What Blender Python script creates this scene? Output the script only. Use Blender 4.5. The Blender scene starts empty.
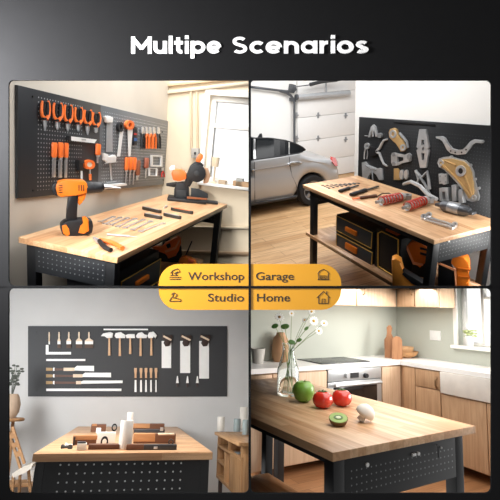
import bpy, bmesh, math, random
from mathutils import Vector, Matrix
random.seed(7)
C = bpy.context.scene.collection
PI = math.pi
F = 450.0                                    # focal length in pixels of a 500 px frame
EYE = Vector((0, 0, 1.5))
cam = bpy.data.cameras.new('camera'); cam.sensor_width = 36; cam.lens = F*36/500; cam.clip_start = .05
co = bpy.data.objects.new('camera', cam); C.objects.link(co)
co.location = EYE; co.rotation_euler = (PI/2, 0, 0)
bpy.context.scene.camera = co

# ---------------------------------------------------------------- materials
def lin(c):
    if isinstance(c, str): c = [int(c[i:i+2], 16)/255 for i in (0, 2, 4)]
    return tuple(x/12.92 if x <= .04045 else ((x+.055)/1.055)**2.4 for x in c) + (1,)
MATS = {}
CUR = None                                   # room being built
def mat(name, col, rough=.5, metal=0, var=.06, scale=12, bump=0, alpha=None, trans=0, coat=0, spec=None):
    if name in MATS: return MATS[name]
    m = bpy.data.materials.new(name); m.use_nodes = True; nt = m.node_tree; N = nt.nodes; L = nt.links
    b = N['Principled BSDF']; b.inputs['Roughness'].default_value = rough; b.inputs['Metallic'].default_value = metal
    c = lin(col)
    tc = N.new('ShaderNodeTexCoord'); no = N.new('ShaderNodeTexNoise'); no.inputs['Scale'].default_value = scale
    no.inputs['Detail'].default_value = 4
    L.new(tc.outputs['Object'], no.inputs['Vector'])
    r = N.new('ShaderNodeValToRGB'); L.new(no.outputs['Fac'], r.inputs['Fac'])
    r.color_ramp.elements[0].position = .3; r.color_ramp.elements[1].position = .7
    r.color_ramp.elements[0].color = tuple(x*(1-var) for x in c[:3])+(1,)
    r.color_ramp.elements[1].color = tuple(min(1, x*(1+var)) for x in c[:3])+(1,)
    L.new(r.outputs['Color'], b.inputs['Base Color'])
    if bump:
        bp = N.new('ShaderNodeBump'); bp.inputs['Strength'].default_value = bump; bp.inputs['Distance'].default_value = .003
        L.new(no.outputs['Fac'], bp.inputs['Height']); L.new(bp.outputs['Normal'], b.inputs['Normal'])
    if trans: b.inputs['Transmission Weight'].default_value = trans; b.inputs['IOR'].default_value = 1.45
    if coat: b.inputs['Coat Weight'].default_value = coat; b.inputs['Coat Roughness'].default_value = .08
    if alpha is not None: b.inputs['Alpha'].default_value = alpha
    if spec is not None: b.inputs['Specular IOR Level'].default_value = spec
    MATS[name] = m; return m
def wood(name, c1, c2, plank=(.5, .05), rough=.45, rot=(0, 0, 0), grain=1.0, mortar=0, dark=None, bump=.05):
    """boards of random tone with grain running along the object's x axis"""
    if name in MATS: return MATS[name]
    m = bpy.data.materials.new(name); m.use_nodes = True; nt = m.node_tree; N = nt.nodes; L = nt.links
    b = N['Principled BSDF']; b.inputs['Roughness'].default_value = rough
    tc = N.new('ShaderNodeTexCoord'); mp = N.new('ShaderNodeMapping'); mp.inputs['Rotation'].default_value = rot
    L.new(tc.outputs['Object'], mp.inputs['Vector'])
    br = N.new('ShaderNodeTexBrick'); br.inputs['Scale'].default_value = 1
    br.inputs['Brick Width'].default_value = plank[0]; br.inputs['Row Height'].default_value = plank[1]
    br.inputs['Mortar Size'].default_value = mortar; br.offset = .37
    br.inputs['Color1'].default_value = (0, 0, 0, 1); br.inputs['Color2'].default_value = (1, 1, 1, 1)
    br.inputs['Mortar'].default_value = (0, 0, 0, 1)
    L.new(mp.outputs['Vector'], br.inputs['Vector'])
    m2 = N.new('ShaderNodeMapping'); m2.inputs['Scale'].default_value = (2, 30, 30); L.new(mp.outputs['Vector'], m2.inputs['Vector'])
    no = N.new('ShaderNodeTexNoise'); no.inputs['Scale'].default_value = 1.6; no.inputs['Detail'].default_value = 5
    no.inputs['Distortion'].default_value = .6
    L.new(m2.outputs['Vector'], no.inputs['Vector'])
    r = N.new('ShaderNodeValToRGB'); L.new(br.outputs['Color'], r.inputs['Fac'])
    r.color_ramp.elements[0].color = lin(c1); r.color_ramp.elements[1].color = lin(c2)
    r2 = N.new('ShaderNodeValToRGB'); L.new(no.outputs['Fac'], r2.inputs['Fac'])
    g = 1-.3*grain
    r2.color_ramp.elements[0].position = .32; r2.color_ramp.elements[1].position = .62
    r2.color_ramp.elements[0].color = (g, g*.93, g*.86, 1); r2.color_ramp.elements[1].color = (1, 1, 1, 1)
    mx = N.new('ShaderNodeMix'); mx.data_type = 'RGBA'; mx.blend_type = 'MULTIPLY'; mx.inputs[0].default_value = 1
    L.new(r.outputs['Color'], mx.inputs[6]); L.new(r2.outputs['Color'], mx.inputs[7])
    out = mx.outputs[2]
    if mortar:
        m3 = N.new('ShaderNodeMix'); m3.data_type = 'RGBA'; L.new(br.outputs['Fac'], m3.inputs[0]); L.new(out, m3.inputs[6])
        m3.inputs[7].default_value = lin(dark or '6a4a30'); out = m3.outputs[2]
    L.new(out, b.inputs['Base Color'])
    if bump:
        bp = N.new('ShaderNodeBump'); bp.inputs['Strength'].default_value = bump; bp.inputs['Distance'].default_value = .002
        L.new(no.outputs['Fac'], bp.inputs['Height']); L.new(bp.outputs['Normal'], b.inputs['Normal'])
    MATS[name] = m; return m
def perforated(name, base, hole, pitch=(.025, .025), size=.16, axes='xy', rough=.5, rect=None, off=(0, 0), metal=0):
    """sheet steel with a grid of punched holes drawn by maths on object coordinates"""
    if name in MATS: return MATS[name]
    m = bpy.data.materials.new(name); m.use_nodes = True; nt = m.node_tree; N = nt.nodes; L = nt.links
    b = N['Principled BSDF']; b.inputs['Roughness'].default_value = rough; b.inputs['Metallic'].default_value = metal
    tc = N.new('ShaderNodeTexCoord'); sp = N.new('ShaderNodeSeparateXYZ'); L.new(tc.outputs['Object'], sp.inputs[0])
    def ma(op, a, bb=None):
        n = N.new('ShaderNodeMath'); n.operation = op
        for i, v in enumerate((a, bb)):
            if v is None: continue
            if isinstance(v, (int, float)): n.inputs[i].default_value = v
            else: L.new(v, n.inputs[i])
        return n.outputs[0]
    o = {'x': 0, 'y': 1, 'z': 2}; d = []; raw = []
    for k, a in enumerate(axes):
        s = sp.outputs[o[a]]; raw.append(s)
        d.append(ma('SUBTRACT', ma('FRACT', ma('DIVIDE', ma('ADD', s, 50*pitch[k]+off[k]), pitch[k])), .5))
    r2 = ma('ADD', ma('MULTIPLY', d[0], d[0]), ma('MULTIPLY', ma('MULTIPLY', d[1], d[1]), (pitch[1]/pitch[0])**2))
    f = ma('LESS_THAN', r2, size*size)
    if rect:
        u0, v0, u1, v1 = rect
        for s, lo, hi in ((raw[0], u0, u1), (raw[1], v0, v1)):
            f = ma('MULTIPLY', f, ma('GREATER_THAN', s, lo)); f = ma('MULTIPLY', f, ma('LESS_THAN', s, hi))
    mx = N.new('ShaderNodeMix'); mx.data_type = 'RGBA'; L.new(f, mx.inputs[0])
    mx.inputs[6].default_value = lin(base); mx.inputs[7].default_value = lin(hole)
    L.new(mx.outputs[2], b.inputs['Base Color'])
    MATS[name] = m; return m
def emis(name, col, k):
    if name in MATS: return MATS[name]
    m = bpy.data.materials.new(name); m.use_nodes = True; b = m.node_tree.nodes['Principled BSDF']
    b.inputs['Base Color'].default_value = lin(col); b.inputs['Emission Color'].default_value = lin(col); b.inputs['Emission Strength'].default_value = k
    MATS[name] = m; return m

# ---------------------------------------------------------------- mesh builder
class MB:
    def __init__(s): s.b = bmesh.new()
    def _fin(s, vs, M, bev=0, seg=2):
        if M is not None: bmesh.ops.transform(s.b, matrix=M, verts=vs)
        if bev:
            es = list({e for v in vs for e in v.link_edges})
            bmesh.ops.bevel(s.b, geom=es, offset=bev, segments=seg, affect='EDGES', profile=.6)
        return s
    def box(s, c, d, bev=0, M=None, rz=0, rx=0, ry=0, seg=2):
        r = bmesh.ops.create_cube(s.b, size=1)['verts']
        T = Matrix.Translation(c) @ Matrix.Rotation(rz, 4, 'Z') @ Matrix.Rotation(ry, 4, 'Y') @ Matrix.Rotation(rx, 4, 'X') @ Matrix.Diagonal((*d, 1))
        return s._fin(r, (M @ T) if M is not None else T, bev, seg)
    def bb(s, a, b, bev=0, M=None):          # box between two corners
        return s.box([(x+y)/2 for x, y in zip(a, b)], [abs(y-x) for x, y in zip(a, b)], bev, M)
    def cyl(s, p, q, r, r2=None, n=20, bev=0):
        p = Vector(p); q = Vector(q); d = q-p
        rr = bmesh.ops.create_cone(s.b, cap_ends=True, segments=n, radius1=r, radius2=r if r2 is None else r2, depth=d.length)['verts']
        T = Matrix.Translation((p+q)/2) @ d.to_track_quat('Z', 'Y').to_matrix().to_4x4()
        bmesh.ops.transform(s.b, matrix=T, verts=rr)
        if bev:
            es = [e for e in {e for v in rr for e in v.link_edges} if any(len(f.verts) > 4 for f in e.link_faces)]
            bmesh.ops.bevel(s.b, geom=es, offset=bev, segments=2, affect='EDGES', profile=.6)
        return s
    def tube(s, pts, r, n=8, closed=False):
        pts = [Vector(p) for p in pts]; k = len(pts); rs = r if isinstance(r, (list, tuple)) else [r]*k
        rings = []; up = None
        for i, p in enumerate(pts):
            a = pts[i-1] if (i or closed) else p; c = pts[(i+1) % k] if (i < k-1 or closed) else p
            t = (c-a).normalized()
            if up is None:
                up = Vector((0, 0, 1)) if abs(t.z) < .9 else Vector((1, 0, 0))
            x = t.cross(up); x.normalize(); up = x.cross(t).normalized()
            rings.append([s.b.verts.new(p+rs[i]*(math.cos(2*PI*j/n)*x+math.sin(2*PI*j/n)*up)) for j in range(n)])
        for i in range(k if closed else k-1):
            A = rings[i]; B = rings[(i+1) % k]
            for j in range(n): s.b.faces.new((A[j], A[(j+1) % n], B[(j+1) % n], B[j]))
        if not closed: s.b.faces.new(rings[0][::-1]); s.b.faces.new(rings[-1])
        return s
    def lathe(s, prof, c=(0, 0, 0), n=28, M=None, sx=1, sy=1):
        T = (M or Matrix()) @ Matrix.Translation(c); rings = []
        for r, z in prof:
            if r < 1e-6: rings.append([s.b.verts.new(T @ Vector((0, 0, z)))])
            else: rings.append([s.b.verts.new(T @ Vector((r*sx*math.cos(2*PI*j/n), r*sy*math.sin(2*PI*j/n), z))) for j in range(n)])
        for A, B in zip(rings, rings[1:]):
            for j in range(n):
                k = (j+1) % n
                if len(A) == 1 and len(B) == 1: continue
                if len(A) == 1: s.b.faces.new((A[0], B[j], B[k]))
                elif len(B) == 1: s.b.faces.new((A[j], A[k], B[0]))
                else: s.b.faces.new((A[j], A[k], B[k], B[j]))
        return s
    def prism(s, pts, z0, z1, bev=0, M=None, holes=()):
        """outline (and holes) in the xy plane raised from z0 to z1"""
        if holes:
            cu = bpy.data.curves.new('outline', 'CURVE'); cu.dimensions = '2D'; cu.fill_mode = 'BOTH'; cu.extrude = abs(z1-z0)/2
            for P in [pts]+list(holes):
                sp = cu.splines.new('POLY'); sp.points.add(len(P)-1); sp.use_cyclic_u = True
                for q, p in zip(sp.points, P): q.co = (p[0], p[1], 0, 1)
            o = bpy.data.objects.new('outline', cu); me = bpy.data.meshes.new_from_object(o)
            n0 = len(s.b.verts); s.b.from_mesh(me); s.b.verts.ensure_lookup_table(); vs = s.b.verts[n0:]
            bmesh.ops.remove_doubles(s.b, verts=vs, dist=1e-6)
            s.b.verts.ensure_lookup_table(); vs = s.b.verts[n0:]
            T = Matrix.Translation((0, 0, (z0+z1)/2)); bmesh.ops.transform(s.b, matrix=(M @ T) if M is not None else T, verts=vs)
            bpy.data.objects.remove(o); bpy.data.curves.remove(cu); bpy.data.meshes.remove(me)
            return s
        a = [s.b.verts.new((p[0], p[1], z0)) for p in pts]; b = [s.b.verts.new((p[0], p[1], z1)) for p in pts]
        n = len(pts)
        f1 = s.b.faces.new(a[::-1]); f2 = s.b.faces.new(b)
        for i in range(n): s.b.faces.new((a[i], a[(i+1) % n], b[(i+1) % n], b[i]))
        if bev:
            bmesh.ops.bevel(s.b, geom=list(f2.edges), offset=bev, segments=1, affect='EDGES')
        if M is not None: bmesh.ops.transform(s.b, matrix=M, verts=[v for v in s.b.verts if v in set(a+b)] if not bev else [v for v in s.b.verts if not v.tag])
        for v in s.b.verts: v.tag = True
        return s
    def ball(s, c, r, d=(1, 1, 1), n=20, M=None):
        vs = bmesh.ops.create_uvsphere(s.b, u_segments=n, v_segments=max(8, n//2), radius=r)['verts']
        T = Matrix.Translation(c) @ Matrix.Diagonal((*d, 1))
        bmesh.ops.transform(s.b, matrix=(M @ T) if M is not None else T, verts=vs); return s
    def build(s, name, m, parent=None, M=None, smooth=35):
        bmesh.ops.recalc_face_normals(s.b, faces=s.b.faces[:])
        me = bpy.data.meshes.new(name); s.b.to_mesh(me); s.b.free()
        if smooth:
            for p in me.polygons: p.use_smooth = True
            me.set_sharp_from_angle(angle=math.radians(smooth))
        me.materials.append(m)
        o = bpy.data.objects.new(name, me); C.objects.link(o)
        if parent is not None:
            o.parent = parent
            if M is not None: o.matrix_local = M
        else:
            if M is not None: o.matrix_world = M
            if CUR: o['_room'] = CUR
        return o
def thing(name, label, cat, M, group=None):
    o = bpy.data.objects.new(name, None); o.empty_display_size = .05; C.objects.link(o)
    o.matrix_world = M; o['label'] = label; o['category'] = cat
    if group: o['group'] = group
    if CUR: o['_room'] = CUR
    return o
def tag(o, label, cat, group=None):
    o['label'] = label; o['category'] = cat
    if group: o['group'] = group
    return o
def struct(o): o['kind'] = 'structure'; return o
def copy_thing(root, M, label, group=None):
    r = root.copy(); C.objects.link(r); r.matrix_world = M; r['label'] = label
    if group: r['group'] = group
    for ch in list(root.children):
        c = ch.copy(); C.objects.link(c); c.parent = r
        for g in list(ch.children):
            d = g.copy(); C.objects.link(d); d.parent = c
    return r

# ---------------------------------------------------------------- the four rooms
def rotv(v):
    v = Vector(v); a = v.length
    return Matrix.Rotation(a, 4, v) if a > 1e-9 else Matrix()
class Frame:
    """a rigid coordinate frame standing in the world; hit() finds where a sight line meets its plane z"""
    def __init__(s, M): s.M = M; s.I = M.inverted()
    def hit(s, px, py, z=0):
        d = Vector(((px-250)/F, 1, (250-py)/F)); o = s.I @ EYE; e = s.I.to_3x3() @ d
        t = (z-o.z)/e.z; p = o+e*t
        return Vector((p.x, p.y, z))
    def at(s, x=0, y=0, z=0, rz=0): return s.M @ Matrix.Translation((x, y, z)) @ Matrix.Rotation(rz, 4, 'Z')
    def put(s, px, py, z=0, rz=0): p = s.hit(px, py, z); return s.at(p.x, p.y, z, rz)
    def px(s, p):
        w = (s.M @ Vector(p))-EYE; return (round(250+F*w.x/w.y, 1), round(250-F*w.z/w.y, 1), round(w.y, 2))
def room(r, t, k): return Matrix.Translation(EYE + Vector(t)*k) @ rotv(r)
WALLX = Matrix(((1, 0, 0, 0), (0, 0, -1, 0), (0, 1, 0, 0), (0, 0, 0, 1)))    # columns: u = x, v = z, w = -y
# workshop ('W'), scale 1.35
sW = 1.35; RW = room([0.3206, -0.0825, 1.3207], [-0.9959, 1.9332, 0.0563], sW)
BW = Frame(RW)                                                      # bench top plane
LW, DW = 1.5*sW, .4741*sW
PW = Frame(RW @ rotv([-0.033, 0.0674, 0.0219]) @ Matrix.Translation((0, .0294*sW, 0)) @ WALLX)   # pegboard face
# garage ('G'), scale 1.2
sG = 1.2; RG = room([0.3819, 0.1893, -1.1379], [0.9749, 4.0953, 0.6795], sG)
BG = Frame(RG); LG, DG = 1.5*sG, .5721*sG
PG = Frame(RG @ rotv([0.0022, -0.0445, 0.0061]) @ Matrix.Translation((0, .1569*sG, 0)) @ WALLX)
# studio ('S'), scale .8
sS = .8; RS = room([-0.3101, 0.0571, 0.2417], [-2.6556, 6.99, -2.7287], sS)
BS = Frame(RS); LS, DS = 1.5*sS, 3.5519*sS
PS = Frame(RS @ rotv([0.0205, -0.0389, -0.0128]) @ Matrix.Translation((0, -.1551*sS, 0)) @ WALLX)
# home kitchen ('H'), scale 1.2
sH = 1.2; RH = room([-0.115, 0.053, 0.529], [0.27, 1.47, -0.662], sH)
BH = Frame(RH); LH, DH = 1.37*sH, .763*sH                           # y length, x width
KH = Frame(RH @ Matrix.Translation((1.91*sH, 1.395*sH, .057*sH)) @ Matrix.Rotation(-.015, 4, 'Z'))   # counter corner, counter-top plane
# ---------------------------------------------------------------- display wall with four openings
YB = 1.30
def bx(px): return (px-250)/F*YB
def bz(py): return 1.5+(250-py)/F*YB
BOARD = Matrix(((1, 0, 0, 0), (0, 0, -1, YB), (0, 1, 0, 0), (0, 0, 0, 1)))     # x right, y up, z towards the viewer
def rrect(x0, y0, x1, y1, rs, n=6):
    """pixel rectangle -> board outline; radii for corners tl, tr, br, bl"""
    P = []
    for (cx, cy, sx, sy, a0), r in zip(((x0, y0, 1, 1, 180), (x1, y0, -1, 1, 270), (x1, y1, -1, -1, 0), (x0, y1, 1, -1, 90)), rs):
        if r <= 0: P.append((cx, cy)); continue
        for k in range(n+1):
            a = math.radians(a0+90*k/n)
            P.append((cx+sx*r+r*math.cos(a), cy+sy*r+r*math.sin(a)))
    return [(bx(p[0]), bz(p[1])) for p in P]
OP = ((8.5, 80, 248.5, 286, (5, 0, 0, 6)), (251, 80, 491.5, 286, (3, 5, 3, 0)), (8.5, 288.5, 248.5, 493.5, (5, 0, 5, 6)), (251, 288.5, 491.5, 493.5, (0, 5, 6, 5)))
m = MB(); m.prism(rrect(-45, -45, 545, 545, (0, 0, 0, 0)), -.006, 0, holes=[rrect(*o) for o in OP])
blackboard = mat('board_black', '1c1c1d', .9, var=.03, scale=30, spec=.05)
struct(m.build('wall_front', blackboard, None, BOARD, smooth=0))
# partitions between the rooms: their edges are the thin bars of the cross
m = MB(); m.bb((-.0022, YB, .2), (.0022, 9.5, 3.4)); struct(m.build('wall_middle', blackboard, None, smooth=0))
yp = (250-287.25)/F
m = MB()
pr = [(YB, 1.5+yp*YB-.0022), (YB, 1.5+yp*YB+.0022), (9.5, 1.5+yp*9.5+.0022), (9.5, 1.5+yp*9.5-.0022)]
for s in (-1, 1):
    vs = [m.b.verts.new((x, y, z)) for x in (s*.0022, s*5.6) for y, z in pr]
    a, b = vs[:4], vs[4:]
    m.b.faces.new(a); m.b.faces.new(b[::-1])
    for i in range(4): m.b.faces.new((a[i], b[i], b[(i+1) % 4], a[(i+1) % 4]))
struct(m.build('trim_1', blackboard, None, smooth=0))
def text_mb(txt, x0, x1, ybase, cap, off=0, ext=.002, z=.0):
    """raised lettering between pixel columns x0..x1, baseline ybase, cap height cap (pixels)"""
    cu = bpy.data.curves.new('lettering', 'FONT'); cu.body = txt; cu.extrude = ext/2; cu.offset = off; cu.resolution_u = 4
    o = bpy.data.objects.new('lettering', cu); me = bpy.data.meshes.new_from_object(o)
    xs = [v.co.x for v in me.vertices]; capv = .729
    sx = (bx(x1)-bx(x0))/(max(xs)-min(xs)); sy = cap/F*YB/capv
    q = MB(); q.b.from_mesh(me)
    T = Matrix.Translation((bx(x0), bz(ybase), z+ext/2)) @ Matrix.Diagonal((sx, sy, 1, 1)) @ Matrix.Translation((-min(xs), 0, 0))
    bmesh.ops.transform(q.b, matrix=T, verts=q.b.verts[:])
    bpy.data.objects.remove(o); bpy.data.curves.remove(cu); bpy.data.meshes.remove(me)
    return q
t = thing('title_lettering', 'bold white raised title lettering on the dark board above the four rooms', 'sign', BOARD)
white_letter = mat('letter_white', 'ffffff', .5, var=0)
def arc(cx, cy, r, a0, a1, n=14, ry=None): return [(cx+r*math.cos(math.radians(a0+(a1-a0)*k/n)), cy+(ry or r)*math.sin(math.radians(a0+(a1-a0)*k/n))) for k in range(n+1)]
GLYPH = {   # centre lines, cap height 1
 'M': (1.06, [[(.11, 0), (.11, 1)], [(.13, .87), (.53, .30), (.93, .87)], [(.95, 0), (.95, 1)]]),
 'u': (.70, [[(.10, .74), (.10, .34)]+arc(.34, .33, .24, 180, 360)[1:]+[(.58, .74)], [(.59, .74), (.59, 0)]]),
 'l': (.22, [[(.11, 0), (.11, 1.04)]]),
 't': (.46, [[(.2, .95), (.2, .28)]+arc(.36, .27, .16, 180, 285)[1:]], [(0, .64), (.44, .64)]),
 'i': (.22, [[(.11, 0), (.11, .74)], [(.11, .86), (.11, 1.06)]]),
 'p': (.76, [[(.11, -.28), (.11, .74)], arc(.39, .37, .27, 0, 360, 24)]),
 'e': (.74, [arc(.37, .37, .27, 0, 318, 22), [(.12, .35), (.63, .35)]]),
 'S': (.74, [arc(.37, .72, .24, 35, 250, 16, .19)+arc(.37, .29, .25, 80, -145, 16, .2)]),
 'c': (.66, [arc(.37, .37, .27, 45, 315, 20)]),
 'n': (.70, [[(.11, 0), (.11, .74)], [(.11, .38)]+arc(.35, .39, .24, 180, 0)[1:]+[(.59, 0)]]),
 'a': (.76, [arc(.37, .37, .27, 0, 360, 24), [(.65, 0), (.65, .74)]]),
 'r': (.44, [[(.11, 0), (.11, .74)], [(.11, .36)]+arc(.38, .38, .26, 180, 88)[1:]]),
 'o': (.76, [arc(.38, .37, .28, 0, 360, 24)]),
 's': (.60, [arc(.3, .53, .19, 30, 250, 12, .12)+arc(.3, .21, .2, 80, -150, 12, .12)]),
}
GLYPH['t'] = (.46, [[(.2, .95), (.2, .28)]+arc(.36, .27, .16, 180, 285)[1:], [(0, .64), (.44, .64)]])
def bold_word(txt, x0, x1, ybase, cap, wd=.19, d=.0012):
    q = MB(); gap = .065
    tot = sum(GLYPH[c][0] for c in txt)+gap*(len(txt)-1); kx = (bx(x1)-bx(x0))/tot; ky = cap/F*YB; X = 0
    for c in txt:
        wg, lines = GLYPH[c]
        for L_ in lines:
            w_ = wd*(.86 if c in 'Ss' else 1)
            for i in range(len(L_)-1):
                a = Vector(L_[i]); b = Vector(L_[i+1]); t_ = (b-a).normalized(); n_ = Vector((-t_.y, t_.x))*w_/2
                closed = (Vector(L_[0])-Vector(L_[-1])).length < .01
                e0 = t_*(.022 if (i > 0 or closed) else 0); e1 = t_*(.022 if (i < len(L_)-2 or closed) else 0)
                P = [a-e0+n_, a-e0-n_, b+e1-n_, b+e1+n_]
                q.prism([(bx(x0)+(X+p.x)*kx, bz(ybase)+p.y*ky) for p in P], 0, d+len(q.b.faces)*4e-6)
        X += wg+gap
    return q
bold_word('Multipe', 131, 221.5, 53.8, 17).build('word', white_letter, t, smooth=0)
bold_word('Scenarios', 231.5, 368.5, 53.8, 17).build('word', white_letter, t, smooth=0)
amber = mat('tab_amber', 'd9991c', .45, var=.02, alpha=.93)
ink = mat('tab_ink', '2c2416', .6, var=0)
def strokes(lines, cx, cy, k, r=.0011):
    q = MB()
    for L_ in lines: q.tube([(bx(cx+x*k), bz(cy+y*k), .0005) for x, y in L_], r, n=6)
    return q
icons = {
 'Workshop': [[(-6,5),(6,5)], [(-6,3),(6,3)], [(-3,1),(-3,-4),(3,-6),(5,-3),(1,-1),(1,1)], [(-5,-1),(-3,-4)], [(-1,-1),(3,-3)], [(-5,1),(3,1)]],
 'Garage': [[(-6,-1),(-4,-4),(0,-6),(4,-4),(6,-1)], [(-5,-1),(-5,5)], [(5,-1),(5,5)], [(-6,5),(6,5)], [(-3,1),(3,1),(3,4),(-3,4),(-3,1)], [(-2,2.6),(2,2.6)]],
 'Studio': [[(-6,4),(6,4)], [(-6,4),(-4,0),(6,2),(6,4)], [(-3,0),(-1,-5),(2,-3)], [(-1,-5),(-4,-3)], [(0,0),(2,-3)]],
 'Home': [[(-7,0),(0,-7),(7,0)], [(-5,-1),(-5,6)], [(5,-1),(5,6)], [(-5,6),(5,6)], [(-1.5,6),(-1.5,1),(1.5,1),(1.5,6)], [(3.5,-4),(3.5,-7)]],
}
for word, rect, tx, base, ic, lab in (
    ('Workshop', (158.5, 264, 248.5, 286, (20, 0, 0, 0)), (188, 244), 280, (175, 274.5), 'amber sign tab lettered Workshop in the corner of the pegboard bench room'),
    ('Garage', (251, 264, 341.5, 286, (0, 20, 0, 0)), (256, 294), 280, (323.5, 275), 'amber sign tab lettered Garage in the corner of the room with the car'),
    ('Studio', (158.5, 288.5, 248.5, 310, (0, 0, 0, 20)), (208, 244), 301.5, (175, 297.5), 'amber sign tab lettered Studio in the corner of the room with hung brushes and mallets'),
    ('Home', (251, 288.5, 341.5, 310, (0, 0, 20, 0)), (257, 290), 301.5, (323.5, 298), 'amber sign tab lettered Home in the corner of the kitchen')):
    t = thing('sign_tab', lab, 'sign', BOARD @ Matrix.Translation((0, 0, -.0055)), 'amber tabs at the crossing of the bars')
    q = MB(); q.prism(rrect(*rect), 0, .003); q.build('plate', amber, t, smooth=0)
    q = text_mb(word, *tx, base, 8.2, .008, .0008, .003); q.build('lettering', ink, t, smooth=0)
    q = strokes(icons[word], *ic, .95); bmesh.ops.translate(q.b, vec=(0, 0, .003), verts=q.b.verts[:]); q.build('icon', ink, t)

# ---------------------------------------------------------------- WORKSHOP shell and bench
CUR = 'W'
plasterW = mat('plaster_warm', 'cfc6b8', .9, var=.05, scale=2.5, bump=.15)
plasterW2 = mat('plaster_beige', 'd2c2a8', .9, var=.06, scale=3, bump=.15)
FZ = -.9
def shell(fr, name, a, b, m):
    q = MB(); q.bb(a, b); return struct(q.build(name, m, None, fr.M, smooth=0))
shell(PW, 'wall_left', (-1.2, -1.3, -.08), (2.157, 2.0, -.022), plasterW)
WW = Frame(PW.M @ Matrix.Translation((2.157, 0, 0)) @ Matrix(((0, 0, -1, 0), (0, 1, 0, 0), (1, 0, 0, 0), (0, 0, 0, 1))))   # u to the right, v up, w into the room
# window wall with its opening
u0, v0, u1, v1 = .41, .29, 1.5, 1.13
q = MB(); q.prism([(-.06, -1.3), (2.6, -1.3), (2.6, 2.0), (-.06, 2.0)], -.18, 0, holes=[[(u0, v0), (u1, v0), (u1, v1), (u0, v1)]])
struct(q.build('wall_back', plasterW2, None, WW.M, smooth=0))
white_paint = mat('white_paint', 'eeebe4', .5, var=.02)
q = MB()
for a, b in (((u0, v0), (u0+.05, v1)), ((u1-.05, v0), (u1, v1)), ((u0, v1-.05), (u1, v1)), ((u0, v0), (u1, v0+.05)), ((u0, .83), (u1, .87))):
    q.bb((*a, -.12), (*b, -.05), .006)
w1 = struct(q.build('window_1', white_paint, None, WW.M))
q = MB(); q.bb((u0-.04, v0-.03, -.06), (u1+.04, v0, .07), .006); q.build('window_sill', white_paint, w1)
q = MB()
for a, b in (((u0-.05, v0), (u0, v1+.05)), ((u0-.05, v1), (u1+.05, v1+.05))): q.bb((*a, -.01), (*b, .018), .004)
q.build('window_casing', white_paint, w1)
glass = mat('window_glass', 'ffffff', .02, var=0, trans=1)
q = MB(); q.bb((u0+.03, v0+.03, -.085), (u1-.03, v1-.03, -.08)); q.build('window_pane', mat('pane_clear', 'f4f8fa', .05, var=0, alpha=.12), w1, smooth=0)
# daylight sky standing outside the window
sky = emis('bright_sky', 'f5f8fa', 1.6)
concrete = wood('old_boards', '8d7358', 'a98a68', (.8, .12), .7, mortar=.003)
shell(BW, 'floor', (-.6, -3, FZ-.05), (2.2, .2, FZ), concrete)

butcher = wood('butcher_block', 'c9966a', 'ebc398', (.42, .045), .38, grain=.7)
steel = mat('powder_black', '1c1d1f', .5, var=.06, scale=40)
def bench(fr, L_, D, x0=0, y0=0, label='', H=.9, th=.036, leg=.06, inset=.03, ix=None, perf=None, apron=.17, shelf=None, long_apron=.05):
    """bench with its top face on z = 0; x0..x0+L_, y0-D..y0"""
    ix = inset if ix is None else ix
    T = thing('workbench', label, 'workbench', fr.at(x0, y0-D, 0))
    q = MB(); q.bb((0, 0, -th), (L_, D, 0), .004); q.build('tabletop', butcher, T)
    for i, (x, y) in enumerate(((ix, inset), (L_-inset-leg, inset), (ix, D-inset-leg), (L_-inset-leg, D-inset-leg))):
        q = MB(); q.bb((x, y, -H), (x+leg, y+leg, -th), .004)
        q.build('leg', steel, T)
    for x in (ix, L_-inset-.012):
        q = MB(); q.bb((x, inset+leg, -th-apron), (x+.012, D-inset-leg, -th), .001)
        q.build('end_panel', perf or steel, T)
    for y in (inset, D-inset-.012):
        q = MB(); q.bb((inset+leg, y, -th-long_apron), (L_-inset-leg, y+.012, -th), .001)
        q.build('side_rail', steel, T)
    return T
perfW = perforated('perforated_apron', '202225', '6d6f70', (.03, .03), .13, 'yz', rect=(.1, -.19, .6, -.06))
benchW = bench(BW, LW, DW, label='long butcher block workbench with black steel legs under the orange tool pegboard', perf=perfW, long_apron=.03)

# ---------------------------------------------------------------- GARAGE shell and bench
CUR = 'G'
plasterG = mat('plaster_white', 'eceae6', .9, var=.015, scale=2)
oak = wood('oak_floor', 'c89c6c', 'dcb587', (1.1, .13), .5, mortar=.003, dark='8f6a48', rot=(0, 0, PI/2))
FG = -.95
shell(PG, 'wall_right', (-.33, -1.3, -.14), (2.6, 2.2, -.022), plasterG)
shell(BG, 'floor', (-4.5, -3.2, FG-.05), (2.2, 3.5, FG), oak)
GD = Frame(RG @ Matrix.Translation((-3.34, 0, FG)) @ Matrix(((0, 0, 1, 0), (1, 0, 0, 0), (0, 1, 0, 0), (0, 0, 0, 1))))
shell(GD, 'wall_back', (-3.0, -.1, -.1), (4.2, 4.0, 0), plasterG)
perfG = perforated('perforated_apron_garage', '1b1d1f', '6d6f70', (.03, .03), .13, 'yz', rect=(.1, -.19, .6, -.06))
benchG = bench(BG, LG, DG, label='butcher block workbench holding car parts, black legs and lower shelf, beside the car', perf=perfG, ix=.10, H=-FG)

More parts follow.
